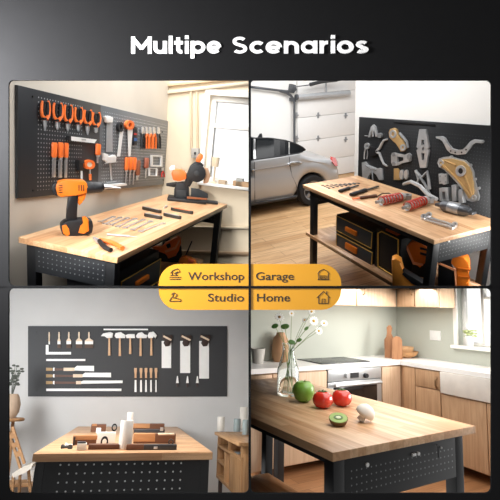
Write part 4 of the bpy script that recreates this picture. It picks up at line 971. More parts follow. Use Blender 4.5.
# ---------------------------------------------------------------- garage: lower shelf, chests and orange tools
SZ = -.52
q = MB(); q.bb((.03, -DG+.02, SZ-.035), (LG-.03, -.06, SZ), .003); q.build('shelf', butcher, benchG, benchG.matrix_world.inverted() @ BG.M)
for px, py in ((448.8, 241), (472, 233.4)):
    e = Frame(BG.M @ Matrix.Translation((LG-.03, 0, 0)) @ Matrix(((0, 0, 1, 0), (1, 0, 0, 0), (0, 1, 0, 0), (0, 0, 0, 1)))); h = e.hit(px, py, .002)
    q = MB(); q.cyl((LG-.031, h.x, h.y), (LG-.024, h.x, h.y), .009, None, 12); q.build('bolt', white_m, benchG, benchG.matrix_world.inverted() @ BG.M)
Vc = Frame(BG.M @ Matrix.Translation((0, -DG+.1, 0)) @ WALLX)
t, O2, Wd, Ht = chest(Vc, .36, 'black two drawer tool chest outlined in gold on the lower shelf of the garage bench', 336.4, 374.5, (214, 231.7), SZ, 0, 0)
drawer(t, O2, Vc, [(337.4, 215), (373, 232.4), (373, 249), (337.4, 230)], [(347.4, 226), (358.2, 231), (358.2, 235.6), (347.4, 230.6)])
drawer(t, O2, Vc, [(337.4, 233), (373, 252.2), (373, 270), (337.4, 246)], [(347.4, 242), (358.2, 247.4), (358.2, 253.6), (347.4, 248)])
t, O2, Wd, Ht = chest(Vc, .38, 'taller black tool case with a gold outlined lid beside the two drawer chest', 376.4, 401.5, (227, 240), SZ, 0, 0, name='tool_case')
ol = [(378.4, 233), (382, 231.4), (398.6, 239.5), (398.6, 271), (394, 276), (378.4, 266)]
P = [(p[0]-O2[0], max(.01, p[1]-O2[1])) for p in sect(Vc, ol)]
q = MB(); q.tube([(x, y, .004) for x, y in P], .006, 6, True); q.build('outline', gold, t)
q = MB(); q.bb((Wd*.3, Ht-.004, -.1), (Wd*.75, Ht+.02, -.02), .006); q.build('latch', orange, t)
Vt = facing(BG, 413, 276, SZ)
orange_tool(Vt, 'circular_saw', 'orange and black circular saw on the shelf left of the near bench leg', 413, 276, [
 ('body', black, [(404, 246), (410, 243), (418, 250), (428, 258), (430, 276), (404, 284)], -.1, .0, .01),
 ('shell', orange_y, [(406, 246), (412, 241.5), (420, 242.6), (427, 248), (427, 262), (420, 268), (412, 262), (408, 254)], .0, .05, .01),
 ('slot', black, [(420, 247), (427, 249), (427, 251), (420, 249.4)], .05, .054), ('slot', black, [(420, 252), (427, 254), (427, 256.4), (420, 254.4)], .05, .054),
 ('edge', mat('pale_orange', 'f0a070', .5), [(405, 246), (407, 245), (414, 262), (423, 264), (423, 266), (413, 264.6)], .05, .056)])
Vt = facing(BG, 399, 287, SZ)
orange_tool(Vt, 'cordless_sander', 'upright light orange tool standing in front of the tall black tool case', 399, 287, [
 ('body', mat('sander_orange', 'f09a3c', .45), [(391.4, 260), (396, 258.6), (401.6, 262), (402, 275), (410, 277), (420, 286), (422, 300), (393, 300)], -.05, .05, .015),
 ('strap', black, [(402, 274.4), (404, 272), (424, 284), (424, 289), (412, 284)], -.03, .056, .004)])
Vt = facing(BG, 455, 290, SZ)
orange_tool(Vt, 'vacuum_cleaner', 'orange domed shop vacuum with a black front at the near end of the shelf', 455, 290, [
 ('body', orange_y, [(446, 263), (450, 258), (457, 256), (464, 257.6), (468.6, 263), (470, 270), (467, 277), (469, 284), (469, 300), (446, 300)], -.16, .0, .02),
 ('front', black, [(438, 262), (446, 259), (453, 257.4), (450, 264), (456, 270), (456, 300), (438, 300)], -.14, .03, .008),
 ('edge', mat('pale_orange', 'f0a070', .5), [(438, 264), (440, 263), (456, 269.4), (457, 300), (455, 300), (454, 271)], .03, .036),
 ('ridge', mat('deep_orange', 'd9701e', .45), [(458, 268), (470, 269.4), (470, 271), (458, 269.6)], -.02, .006), ('ridge', mat('deep_orange', 'd9701e', .45), [(458, 276), (469, 277), (469, 278.6), (458, 277.6)], -.02, .006)])
CUR = 'S'
# ---------------------------------------------------------------- studio: dark board and the hand tools on it
sb = thing('tool_board', 'wide dark grey board with brushes, mallets, chisels and hand saws hung in rows', 'tool board', PS.M)
P = sect(PS, [(28, 326), (227, 326), (227, 396.5), (28, 396.5)])
bdm = perforated('studio_board', '333436', '3c3d3f', (.03, .03), .1, 'xy', .6)
q = MB(); q.prism(P, -.012, 0); q.build('panel', bdm, sb, smooth=0)
for p in ((37, 332), (37, 390), (217, 332), (217, 390)):
    h = PS.hit(*p); q = MB(); q.cyl((h.x, h.y, -.001), (h.x, h.y, .005), .008, None, 12); q.build('screw', black, sb)
S1_ = lambda x, y: (35+x*.16, 320+y*.16)
tan = mat('handle_tan', 'c9a27c', .5, var=.1); tan_l = mat('handle_pale', 'dcc7ad', .5, var=.08)
white_w = mat('blade_white', 'ecece9', .4, metal=.05, var=.02)
bris = mat('bristle_brown', '5b4a40', .9)
hb_ = mat('handle_brown', '5e4033', .5, var=.12); hd = mat('handle_dark', '3a2b26', .5, var=.12)
for cx, w, lab in ((88, 1.3, 'narrowest flat brush, first in the row at the top left of the dark board'), (150, 3, 'slim flat brush, second in the brush row'), (211, 4.6, 'middle flat brush of the row of five'),
               (275, 6.2, 'broad flat brush, fourth in the brush row'), (337, 8.2, 'widest flat brush, last of the row, nearest the mallets')):
    x, y = S1_(cx, 118)
    t = Hung(PS, 'flat_brush', lab, 'brush', x, y, 'flat brushes in a row on the dark board')
    t.slab('handle', tan_l, [(x-.5, 332), (x+.5, 332), (x+.8, 335), (x+.6, 338), (x+w*.5, 340.5), (x+w*.5, 341.5), (x-w*.5, 341.5), (x-w*.5, 340.5), (x-.6, 338), (x-.8, 335)], .003, .016)
    t.slab('ferrule', white_w, [(x-w*.5, 341.3), (x+w*.5, 341.3), (x+w*.5, 344.2), (x-w*.5, 344.2)], .001, .018)
    if cx > 100: t.slab('bristles', bris, [(x-w*.48, 344), (x+w*.48, 344), (x+w*.52, 348), (x-w*.52, 348)], .003, .016)
def flat(name, pts, m, lab, cat, z=(.002, .014), fr=None, group=None):
    fr = fr or PS; o_ = fr.hit(*pts[0]); return tag(slab(fr, pts, *z, o_[:2], zz=z[0]).build(name, m, None, fr.M @ Matrix.Translation(o_)), lab, cat, group)
flat('square', [(46, 345), (48.6, 345), (48.6, 352), (71, 352), (71, 354.5), (46, 354.5)], white_w, 'white L shaped square below the brush row', 'square')
flat('ruler', [(46.4, 359), (85.4, 359), (85.4, 361), (46.4, 361)], white_w, 'short white ruler just below the L shaped square', 'ruler')
flat('ruler', [(46.4, 388.6), (121.4, 388.6), (121.4, 391), (46.4, 391)], white_w, 'long white ruler at the bottom of the dark board', 'ruler')
for y, xr, xt, xb, xe, bw, lab in ((369.3, 54, 63.5, 74, 94, 5.4, 'pull saw with the shortest, broadest white blade on the left of the board'),
                              (375.8, 55, 73, 82, 111, 4.6, 'pull saw with a mid length white blade, second from the top'),
                              (382.6, 55, 76, 80.6, 122.6, 2.6, 'pull saw with the longest and thinnest white blade, just above the long ruler')):
    t = Hung(PS, 'pull_saw', lab, 'saw', 60, y, 'pull saws lying flat on the dark board')
    t.slab('pommel', mat('brass_tip', 'a98a5a', .5), [(46, y-1.6), (52, y-1.4), (53, y), (52, y+1.4), (46, y+1.6)], .003, .02, .002)
    t.slab('collar', white_w, [(53, y-1.6), (54.4, y-1.6), (54.4, y+1.6), (53, y+1.6)], .003, .022)
    t.slab('handle', hb_, [(54.2, y-1.2), (xt, y-.8), (xt, y+1.1), (54.2, y+1.3)], .003, .018)
    t.slab('grip', tan_l, [(xt, y-1.6), (xb+.4, y-1.6), (xb+.4, y+1.6), (xt, y+1.6)], .003, .02)
    t.slab('blade', white_w, [(xb, y-1), (xb+3, y-bw/2-.8), (xe, y-bw/2-.8), (xe, y+bw/2-.8), (xb, y+1.2)], .006, .010)
S2_ = lambda x, y: (95+x*.16, 320+y*.16)
heads = ([(101, 336), (103, 333.4), (110, 332), (113, 333), (112.4, 337.6), (107, 338), (104.6, 336)], [(114.6, 336), (115.6, 333), (121, 332), (123.4, 334), (125.6, 335), (125, 338), (116, 338)],
         [(125.8, 335), (128, 334), (134.6, 334), (135, 338), (126.4, 338)], [(136, 336), (138, 333), (142, 332), (144.6, 334.6), (147.4, 335), (146.6, 338), (137, 338)], [(147.6, 335.6), (149, 332.4), (153.5, 331.6), (157, 335.4), (155.4, 338.4), (153.6, 335.8), (153, 338), (148.6, 338)])
for (cx, yb), H_, lab in zip(((109.2, 355.5), (119.8, 356), (130.2, 354), (140.6, 356), (151.3, 355.5)), heads,
    ('claw hammer with a long pointed head, first of the five at the left', 'hammer with a broad domed head, second of the five', 'hammer with the smallest flat head, middle of the five', 'hammer with a stepped head, fourth of the five', 'claw hammer with a hooked head, at the right end of the hammer row')):
    t = Hung(PS, 'hammer', lab, 'hammer', cx, 338, 'hammers in a row under the thin rail')
    t.slab('handle', tan, [(cx-.8, 337), (cx+.8, 337), (cx+1.2, yb), (cx-1.2, yb)], .008, .022, .002)
    t.slab('head', white_m, H_, .004, .032, .002)
flat('rail', [(103.6, 328.8), (148, 328.8), (148, 330.2), (103.6, 330.2)], white_w, 'thin white rail above the five hammers', 'rail', (.002, .012))
for k, x in enumerate((135.5, 141, 146, 151, 156)):
    t = Hung(PS, 'wood_chisel', ['wood chisel with the brightest broad blade, left end of the chisel row', 'wood chisel second from the left in the lower chisel row', 'wood chisel in the middle of the lower row of five', 'wood chisel fourth along in the lower row', 'wood chisel at the right end of the lower row, beside the first large saw'][k], 'chisel', x, 378, 'wood chisels in a row under the hammers')
    t.slab('handle', tan, [(x-1.3, 368), (x+1.3, 368), (x+1.4, 371), (x+.8, 374), (x+1.1, 378), (x-1.1, 378), (x-.8, 374), (x-1.4, 371)], .004, .022, .002)
    t.slab('ferrule', hd, [(x-.9, 377.8), (x+.9, 377.8), (x+.8, 380), (x-.8, 380)], .005, .02)
    w = 1.1-.1*k; t.slab('blade', white_w, [(x-w*.8, 380), (x+w*.8, 380), (x+w, 392), (x-w, 392)], .008, .013)
for x0, x1, yb, lab in ((161.7, 171.2, 368, 'Japanese style saw with the shortest wide white blade, left of three'), (180.2, 190.2, 373, 'Japanese style saw with the middle length blade, second of three'), (199.2, 209, 378.6, 'Japanese style saw with the longest wide white blade, right of three')):
    cx = (x0+x1)/2
    t = Hung(PS, 'wide_saw', lab.replace('Japanese style', 'wide bladed'), 'saw', cx, 342, 'wide bladed saws hanging at the right of the dark board')
    t.slab('blade', white_w, [(x0, 341), (x1, 341), (x1, yb), (x0, yb)], .006, .010)
    t.slab('handle', hd, [(x0+1, 333.5), (cx-1, 336), (x1+1, 335), (x1+1.4, 338), (x1, 342), (cx+3, 346), (cx-1, 346.4), (cx-3, 343), (cx-1.5, 340), (x0+.4, 338.5)], .010, .028, .003)
    t.slab('strap', tan_l, bar(x0+1.6, 336, x1+.2, 340.2, 1.8), .028, .034)
for x, lab in ((177.4, 'white cone bit, left of three below the wide bladed saws'), (187.5, 'white cone bit, middle of three below the wide bladed saws'), (197.4, 'white cone bit, right of three, touching the longest saw')):
    t = Hung(PS, 'cone_bit', lab, 'bit', x, 381, 'white cone bits at the bottom right of the dark board')
    t.slab('cone', white_w, [(x-.3, 376), (x+.5, 376), (x+1.4, 383), (x-1.4, 383)], .004, .024, .002)
    t.slab('shank', hd, [(x-1, 383), (x+1, 383), (x+.8, 387), (x-.8, 387)], .006, .02)
# ---------------------------------------------------------------- studio: on the bench
walnut = wood('walnut', '6b4531', '845a40', (.4, .2), .45, grain=.9); oakb = wood('block_oak', 'c08a5c', 'cf9d70', (.5, .3), .45, grain=.8)
dsteel = mat('dark_steel', '4a4a4c', .4, metal=.5)
def stand(px, py): return facing(BS, px, py)
def vbox(fr, x0, y0, x1, y1, dep, q=None, O=(0, 0), ground=True, bev=.003, z=0):
    a = fr.hit(x0, y1, z); b = fr.hit(x1, y0, z); q = q or MB()
    yb = max(0.001, a.y) if ground is True else a.y
    q.bb((a.x-O[0], yb-O[1] if ground is not True else .001-O[1], z-dep), (b.x-O[0], b.y-O[1], z), bev); return q
def boxthing(name, x0, y0, x1, y1, dep, m, lab, cat, extra=None, group=None, fr=None):
    V = facing(fr or BS, (x0+x1)/2, y1); t = thing(name, lab, cat, V.M, group)
    vbox(V, x0, y0, x1, y1, dep).build('body', m, t)
    if extra:
        for nm, m2, (a, b, c, d), dep2, z in extra: vbox(V, a, b, c, d, dep2, ground=False, z=z).build(nm, m2, t)
    return t, V
def ringthing(cx, cy, rx, ry, lab, m=black, wd=.02):
    V = facing(BS, cx, cy+ry); c = V.hit(cx, cy); r = abs(V.hit(cx, cy-ry).y-c.y)
    q = MB(); R_ = arc(0, 0, r, 0, 360, 32)[:-1]; q.prism([(x*rx/ry, y) for x, y in R_], -wd/2, wd/2, holes=[[(x*rx/ry*.6, y*.6) for x, y in R_]])
    bmesh.ops.translate(q.b, vec=(0, r+.001, 0), verts=q.b.verts[:])
    return tag(q.build('ring_clamp', m, None, V.M @ Matrix.Translation((c.x, 0, .0))), lab, 'clamp')
def cylthing(name, cx, x0, x1, y0, y1, m, lab, cat, fr=None, prof=None):
    V = facing(fr or BS, cx, y1); h = V.hit(cx, y0).y; r = abs(V.hit(x1, y1).x-V.hit(x0, y1).x)/2; mx = V.hit(cx, (y0+y1)/2).x
    q = MB(); pr_ = prof or [(0, 0), (.96, 0), (1, .03), (1, .97), (.95, 1), (.8, 1), (.78, .9), (0, .9)]
    q.lathe([(a*r, .001+b*h) for a, b in pr_], M=Matrix.Rotation(-PI/2, 4, 'X'), n=28)
    return tag(q.build(name, m, None, V.M @ Matrix.Translation((mx, 0, -r))), lab, cat)
paper = mat('paper_white', 'f0ede6', .7, var=.02)
boxthing('block_plane', 90.5, 424.5, 106.5, 432, .12, walnut, 'dark wooden plane at the back left of the studio bench', 'plane', [('insert', oakb, (92, 424, 97, 426), .05, .004)])
boxthing('small_box', 95.8, 428, 101.2, 433.4, .05, paper, 'tiny white box in front of the back wooden plane', 'box')
ringthing(114.4, 427.6, 2.9, 3.9, 'black round clamp standing behind the tall white roll on the left')
boxthing('wood_plane', 72.4, 435.6, 98, 445, .12, walnut, 'long walnut plane with an oak top at the front left of the studio bench', 'plane', [('top', oakb, (72.6, 435.4, 97.6, 440), .11, .004), ('wedge', hd, (72.4, 437, 75.6, 446), .06, .03)])
boxthing('plank', 88, 444.6, 119.5, 449.6, .10, walnut, 'flat brown plank lying at the front of the studio bench', 'plank')
boxthing('card_box', 95.8, 432.4, 116, 444.8, .07, paper, 'square white card box behind the front black ring clamp', 'box')
ringthing(104.4, 442, 3.9, 5.6, 'larger black ring clamp standing in front of the white card box', wd=.03)
t, V = boxthing('tin', 76.4, 443.4, 87, 450.4, .07, paper, 'small white tin at the front left of the studio bench', 'tin', [('lid', dsteel, (77.4, 442, 86, 443.8), .06, -.003)])
V = facing(BS, 66, 449); q = MB()
for k, (x, y) in enumerate(((62.5, 448.6), (66, 447), (70, 449))):
    p = BS.hit(x, y); q = MB(); q.cyl((0, 0, .012), (.05, .02, .012), .011, .006, 12); q.cyl((-.006, 0, .012), (.004, 0, .012), .018, None, 12)
    tag(q.build('brass_screw', [dsteel, white_m, dsteel][k], None, BS.M @ Matrix.Translation(p) @ Matrix.Rotation(k*.8-.4, 4, 'Z')), ['dark screw lying farthest left at the front edge of the studio bench', 'bright screw lying behind the other two at the bench corner', 'dark screw lying beside the small white tin'][k], 'screw')
cylthing('paper_roll', 126, 119.4, 132.6, 421, 449.6, paper, 'tall wide white roll standing in the middle of the studio bench', 'roll')
cylthing('candle', 129.4, 126.4, 132.6, 412.6, 440, paper, 'slimmer taller white roll standing behind the wide white roll', 'roll')
boxthing('jack_plane', 133, 424, 164.6, 429.6, .12, walnut, 'dark tipped wooden plane at the back right of the studio bench', 'plane', [('stock', oakb, (133, 423.8, 150, 428), .1, .004)])
boxthing('marking_gauge', 133.4, 429.6, 164.8, 434, .08, dsteel, 'dark steel gauge lying in front of the back right plane', 'gauge', [('wheel', silver, (160, 427.4, 163.6, 431), .01, .01)])
boxthing('smoothing_plane', 133, 434, 176, 443.6, .11, walnut, 'long two tone plane at the front right of the studio bench', 'plane', [('stock', oakb, (133, 433.8, 155.4, 441.6), .1, .004), ('top_strip', tan_l, (158, 433.6, 174.6, 435.2), .08, .003)])
ringthing(171, 442.2, 3.1, 3.1, 'small round steel knob standing at the end of the front right plane', dsteel)
boxthing('drawknife', 126.4, 445, 177, 450.2, .08, dsteel, 'long dark steel scraper bar lying along the front edge of the bench', 'scraper', [('wood_end', walnut, (126, 444.8, 144, 450), .075, .004), ('stud', silver, (153.6, 446.4, 157.6, 449), .01, .008)])
# ---------------------------------------------------------------- studio: shelf cabinet on the right
cabw = wood('cabinet_wood', 'b58a5e', 'c99f73', (.9, .16), .55, grain=.9, rot=(0, PI/2, 0))
cabh = wood('cabinet_wood_flat', 'b58a5e', 'c99f73', (.9, .16), .55, grain=.9, rot=(0, 0, PI/2))
x0, x1, y0, y1, zt, zb = 1.62, 2.3, -1.95, -.72, -.02, -.50
t = thing('shelf_cabinet', 'open wooden shelf cabinet with pots on top, right of the studio bench', 'cabinet', BS.at(x0, y0, 0), None)
def cb(name, a, b, m=cabw, bev=.002, par=None):
    q = MB(); q.bb([p-o for p, o in zip(a, (x0, y0, 0))], [p-o for p, o in zip(b, (x0, y0, 0))], bev); return q.build(name, m, par or t)
cb('top', (x0-.03, y0-.02, zt-.03), (x1, y1+.05, zt), cabh)
cb('bottom_panel', (x0, y0, zb), (x1, y1, zb+.03), cabh)
cb('back_panel', (x0+.3, y0, zb), (x0+.32, y1, zt-.03), hd)
cb('side_panel', (x0, y1-.03, zb), (x1, y1, zt-.03)); cb('side_panel', (x0, y0, zb), (x0+.3, y0+.03, zt-.03))
ym = y0+.44*(y1-y0)
cb('shelf', (x0, y0, zt-.155), (x0+.3, y1, zt-.13), cabh); cb('divider', (x0, ym+.22, zb), (x0+.3, ym+.25, zt-.13)); cb('divider', (x0, ym+.05, zt-.13), (x0+.3, ym+.08, zt-.03))
cb('shelf', (x0, ym+.25, zb+.17), (x0+.3, y1, zb+.195), cabh)
d = cb('door', (x0-.004, y0+.03, zb+.03), (x0+.02, ym-.05, zt-.155)); cb('door', (x0+.02, y0-.02, zb+.03), (x1, y0, zt-.10))
cb('drawer_front', (x0+.1, y0-.015, zt-.095), (x1, y0, zt-.035), hd)
for yy in (y0+.05, y1-.08):
    for xx in (x0+.02, x0+.5): cb('leg', (xx, yy, FS), (xx+.04, yy+.04, zb), hd)
for k, (ya, h_) in enumerate(((ym-.3, .06), (ym-.24, .05))):
    q = MB(); q.bb((0, 0, 0), (.2, .18, .014), .002); tag(q.build('magazine', [paper, mat('blue_grey', '7f8b90', .6)][k], None, BS.at(x0+.03, ym-.28, zt-.154+.015*k)), ['white magazine lying in the open slot of the shelf cabinet', 'blue grey magazine lying on the white one in the shelf cabinet'][k], 'magazine')
TOPS = Frame(BS.M @ Matrix.Translation((0, 0, zt)))
potw = mat('pot_white', 'd8d2c8', .5); potb = mat('pot_blue', '8f9c9c', .5)
cylthing('pot', 221, 217.4, 225, 417, 431, potw, 'white pot at the far end of the shelf cabinet', 'pot', TOPS)
cylthing('bowl', 230, 225, 235, 416.6, 427, mat('bowl_brown', '9a7c58', .6), 'round brown bowl behind the pots on the shelf cabinet', 'bowl', TOPS, [(0, 0), (.5, 0), (.9, .3), (1, .7), (.9, 1), (.8, .9), (0, .6)])
cylthing('cup', 237, 233.6, 240.6, 419, 432, potb, 'grey blue cup in the middle of the shelf cabinet top', 'cup', TOPS)
cylthing('canister', 243.8, 239.6, 248, 407, 430, potw, 'tallest pale canister on the shelf cabinet', 'canister', TOPS)
cylthing('cup', 245.6, 242.6, 249, 420, 435, potb, 'grey blue cup in front of the tall canister on the cabinet', 'cup', TOPS)
# ---------------------------------------------------------------- studio: left side
YS = Frame(RS @ Matrix.Translation((0, -.6, 0)) @ WALLX)
stw = wood('stool_wood', 'a87c52', 'bd9165', (.5, .1), .55)
h = YS.hit(16, 418); t = thing('side_table', 'small round wooden table at the left edge of the studio', 'table', BS.at(h.x-.12, -.6, 0))
q = MB(); q.lathe([(0, h.y-.03), (.2, h.y-.03), (.21, h.y-.015), (.2, h.y), (0, h.y)], n=36); q.build('tabletop', stw, t)
for k in range(4):
    a = k*PI/2+.6; q = MB(); q.cyl((.1*math.cos(a), .1*math.sin(a), h.y-.03), (.18*math.cos(a), .18*math.sin(a), FS), .018, .013, 12); q.build('leg', stw, t)
q = MB(); q.lathe([(0, 0), (.07, 0), (.1, .06), (.105, .14), (.08, .22), (.06, .25), (.055, .25), (.07, .2), (0, .2)], n=28)
tag(q.build('basket_vase', mat('vase_sand', 'a8927c', .8, var=.1, bump=.2), None, BS.at(h.x-.08, -.6, h.y+.001)), 'sandy brown vase standing on the round side table', 'vase')
t = thing('pot_plant', 'dark green plant sprigs growing out of the sandy vase', 'plant', BS.at(h.x-.08, -.6, h.y+.2))
leaf = mat('leaf_dark', '4c5148', .7, var=.2)
q = MB(); q2 = MB()
for k in range(7):
    a = k*.9; top = Vector((.05*math.cos(a)+.0, .05*math.sin(a), .30+.03*(k % 3))); q.tube([(0, 0, 0), top*.5+Vector((0, 0, .02)), top], .003, 5)
    for j in range(4):
        c = top*(.5+.16*j); q2.ball(c+Vector((.02*math.cos(a+j*2), .02*math.sin(a+j*2), 0)), .02, (1, .5, .6), 8)
q.build('stem', leaf, t); lv = q2.build('leaves', leaf, t); lv['kind'] = 'stuff'
# folding chair leaning beside the bench
V = Frame(RS @ Matrix.Translation((0, -.95, 0)) @ WALLX); h = V.hit(20, 470)
t = thing('wooden_chair', 'brown slatted wooden chair with a pale seat, left of the studio bench', 'chair', V.M @ Matrix.Translation((h.x, FS, 0)))
def vb(name, pts, z0, z1, m): return slab(V, pts, z0, z1, (h.x, FS)).build(name, m, t)
for k, (a, b) in enumerate((((8, 431), (20, 468)), ((12, 427), (24, 464)))): vb('back_post', bar(*a, *b, 2.6), -.04+.05*k, -.0+.05*k, stw)
for y in (434, 443, 452): vb('slat', [(8+(y-431)*.32, y), (13+(y-431)*.32, y-1), (14.4+(y-431)*.32, y+4), (9.4+(y-431)*.32, y+5)], -.02, .03, stw)
vb('seat', [(11.5, 474), (23, 467), (32.6, 464.4), (31, 468.6), (24, 473.6), (13, 477.6)], -.14, .12, mat('seat_pale', 'd2c8ba', .7))
for a, b, z in (((13, 476), (10, 520), 0), ((28, 468), (32, 520), 0), ((20, 466), (18, 512), -.12)): vb('leg', bar(*a, *b, 2.4), z-.02, z+.02, stw)
V = Frame(RS @ Matrix.Translation((0, -.2, 0)) @ WALLX); a = V.hit(27, 481); b = V.hit(36, 471)
q = MB(); r = (b.x-a.x)/2; hh = a.y-FS
t = thing('low_stool', 'low brown wooden stool on the floor at the left of the bench', 'stool', V.M @ Matrix.Translation(((a.x+b.x)/2-.06, FS, 0)))
q = MB(); q.bb((-.22, hh-.04, -.16), (.22, hh, .14), .008); q.build('seat', stw, t)
for sx in (-.18, .18):
    for s_ in (-.12, .1): q = MB(); q.bb((sx-.02, 0, s_-.02), (sx+.02, hh-.04, s_+.02), .003); q.build('leg', stw, t)
q = MB(); q.lathe([(0, 0), (r*.9, 0), (r, b.y-a.y), (r*.9, b.y-a.y), (r*.8, .02), (0, .02)], M=Matrix.Rotation(-PI/2, 4, 'X'), n=24)
tag(q.build('bowl', paper, None, V.M @ Matrix.Translation(((a.x+b.x)/2, a.y+.001, 0))), 'white bowl standing on the low brown stool', 'bowl')
CUR = 'H'
# ---------------------------------------------------------------- kitchen: counters and cupboards
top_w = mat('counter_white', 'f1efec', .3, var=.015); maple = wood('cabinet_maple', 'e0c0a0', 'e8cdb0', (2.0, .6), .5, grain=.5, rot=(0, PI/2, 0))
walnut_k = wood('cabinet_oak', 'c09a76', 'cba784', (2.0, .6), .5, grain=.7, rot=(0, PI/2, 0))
CZ = -.04; FB = FH-.057*sH
q = MB(); q.prism([(-2.3, 0), (0, 0), (0, -2.2), (D0-.002, -2.2), (D0-.002, D0-.002), (-2.3, D0-.002)], CZ, 0)
t = tag(q.build('worktop', top_w, None, KH.M, smooth=0), 'white worktop running round the kitchen corner', 'worktop')
def unit(name, lab, a, b, m, cat='cabinet'):
    """base unit between two corners in the counter frame"""
    t = thing(name, lab, cat, KH.M @ Matrix.Translation((a[0], a[1], FB)))
    q = MB(); q.bb((0, 0, .08), (b[0]-a[0], b[1]-a[1], CZ-FB-.001), .002); q.build('body', m, t)
    return t
fy = .025
def lbox(t, a, name, m, x0, x1, z0, z1, side='L', out=.02, bev=.004, par=None, dep=.02):
    """front piece on a unit: side L faces -y, side R faces -x (x0..x1 then run along -y)"""
    q = MB()
    if side == 'L': q.bb((x0-a[0], fy-out-a[1], z0-FB), (x1-a[0], fy-out+dep-a[1], z1-FB), bev)
    else: q.bb((fy-out-a[0], -x1-a[1], z0-FB), (fy-out+dep-a[0], -x0-a[1], z1-FB), bev)
    return q.build(name, m, par or t)
a = (-2.2, fy); t = unit('base_cabinet', 'pale wooden base cupboard left of the oven, behind the fruit table', a, (-.895, D0-.01), maple)
for x0, x1 in ((-2.19, -1.46), (-1.45, -.90)): lbox(t, a, 'door', maple, x0, x1, FB+.09, CZ-.012)
a = (-.89, fy); t = unit('oven', 'built in oven with a silver control panel and black glass door', a, (-.245, D0-.01), mat('oven_body', '333335', .5), 'oven')
ss = mat('brushed_steel', 'c3c5c6', .35, metal=.6, var=.03)
cp = lbox(t, a, 'control_panel', ss, -.885, -.25, -.148, CZ-.006)
dr = lbox(t, a, 'door', ss, -.885, -.25, -.70, -.154, out=.022)
lbox(t, a, 'door_glass', mat('oven_glass', '141416', .1, coat=.5), -.83, -.31, -.64, -.2, out=.026, dep=.01, par=dr)
q = MB(); q.tube([(-.84-a[0], fy-.06-a[1], -.178-FB), (-.29-a[0], fy-.06-a[1], -.178-FB)], .014, 12); 
for x in (-.8, -.33): q.cyl((x-a[0], fy-.06-a[1], -.178-FB), (x-a[0], fy-.02-a[1], -.178-FB), .009, None, 10)
q.build('handle', ss, dr)
def onfront(px, py): h = KLF.hit(px, py); return h
KLF = Frame(KH.M @ Matrix.Translation((0, fy-.02, 0)) @ WALLX)
for px in (346, 365):
    h = KLF.hit(px, 375.4); q = MB(); q.cyl((h.x-a[0], fy-.02-a[1], h.y-FB), (h.x-a[0], fy-.05-a[1], h.y-FB), .022, .019, 20); q.build('knob', ss if px < 350 else black, cp)
h = KLF.hit(350.5, 378); h2 = KLF.hit(358.5, 372.4); q = MB(); q.bb((h.x-a[0], fy-.025-a[1], h.y-FB), (h2.x-a[0], fy-.018-a[1], h2.y-FB)); q.build('display', black, cp)
a = (-.24, fy); t = unit('corner_cabinet', 'pale wooden filler cupboard between the oven and the kitchen corner', a, (fy-.004, D0-.01), maple)
lbox(t, a, 'door', maple, -.235, fy-.02, FB+.09, CZ-.012)
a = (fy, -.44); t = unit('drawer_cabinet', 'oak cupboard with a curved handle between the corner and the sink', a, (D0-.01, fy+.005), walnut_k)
lbox(t, a, 'door', walnut_k, .03, .165, FB+.09, CZ-.012, 'R')
d_ = lbox(t, a, 'drawer', walnut_k, .172, .435, -.205, CZ-.012, 'R'); lbox(t, a, 'door', walnut_k, .172, .435, FB+.09, -.212, 'R')
KRF = Frame(KH.M @ Matrix.Translation((fy-.02, 0, 0)) @ Matrix(((0, 0, -1, 0), (-1, 0, 0, 0), (0, 1, 0, 0), (0, 0, 0, 1))))
hm = mat('handle_bronze', '8a6a48', .4, metal=.4)
h = KRF.hit(436.5, 377); h2 = KRF.hit(436.5, 388.5)
q = MB(); q.tube([(fy-.02-a[0], -h.x-a[1], h.y-FB), (fy-.05-a[0], -h.x-a[1]-.01, (h.y*.7+h2.y*.3)-FB), (fy-.05-a[0], -h.x-a[1]-.01, (h.y*.3+h2.y*.7)-FB), (fy-.02-a[0], -h.x-a[1], h2.y-FB)], .009, 8); q.build('handle', hm, d_)
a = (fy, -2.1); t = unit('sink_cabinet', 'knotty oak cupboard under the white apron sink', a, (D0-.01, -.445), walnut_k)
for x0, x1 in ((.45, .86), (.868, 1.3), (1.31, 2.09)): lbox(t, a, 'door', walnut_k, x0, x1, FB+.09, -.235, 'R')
knot = mat('knot_brown', '7d5232', .6)
t2 = thing('apron_sink', 'off white apron front sink set into the right worktop', 'sink', KH.M)
q = MB(); q.bb((-.012, -1.15, -.225), (.003, -.45, -.042), .008); q.build('apron', mat('sink_white', 'ded8d0', .35), t2)
q = MB(); q.bb((.08, -1.05, .0), (.36, -.62, .006), .003); q.build('rim', mat('sink_white', 'ded8d0', .35), t2)
# induction hob
q = MB(); q.bb((0, 0, .0005), (.57, .37, .008), .002); t = thing('hob', 'black glass hob set on the white worktop above the oven', 'hob', KH.M @ Matrix.Translation((-.93, .035, 0)))
q.build('glass', mat('hob_glass', '2a2d30', .25, coat=.0), t)
ringm = mat('hob_ring', '55595c', .4)
for x, y, r in ((.15, .1, .07), (.42, .1, .06), (.15, .27, .055), (.42, .27, .075)):
    q = MB(); q.tube([(x+r*math.cos(2*PI*k/32), y+r*math.sin(2*PI*k/32), .008) for k in range(32)], .0012, 4, True); q.build('cooking_zone', ringm, t)
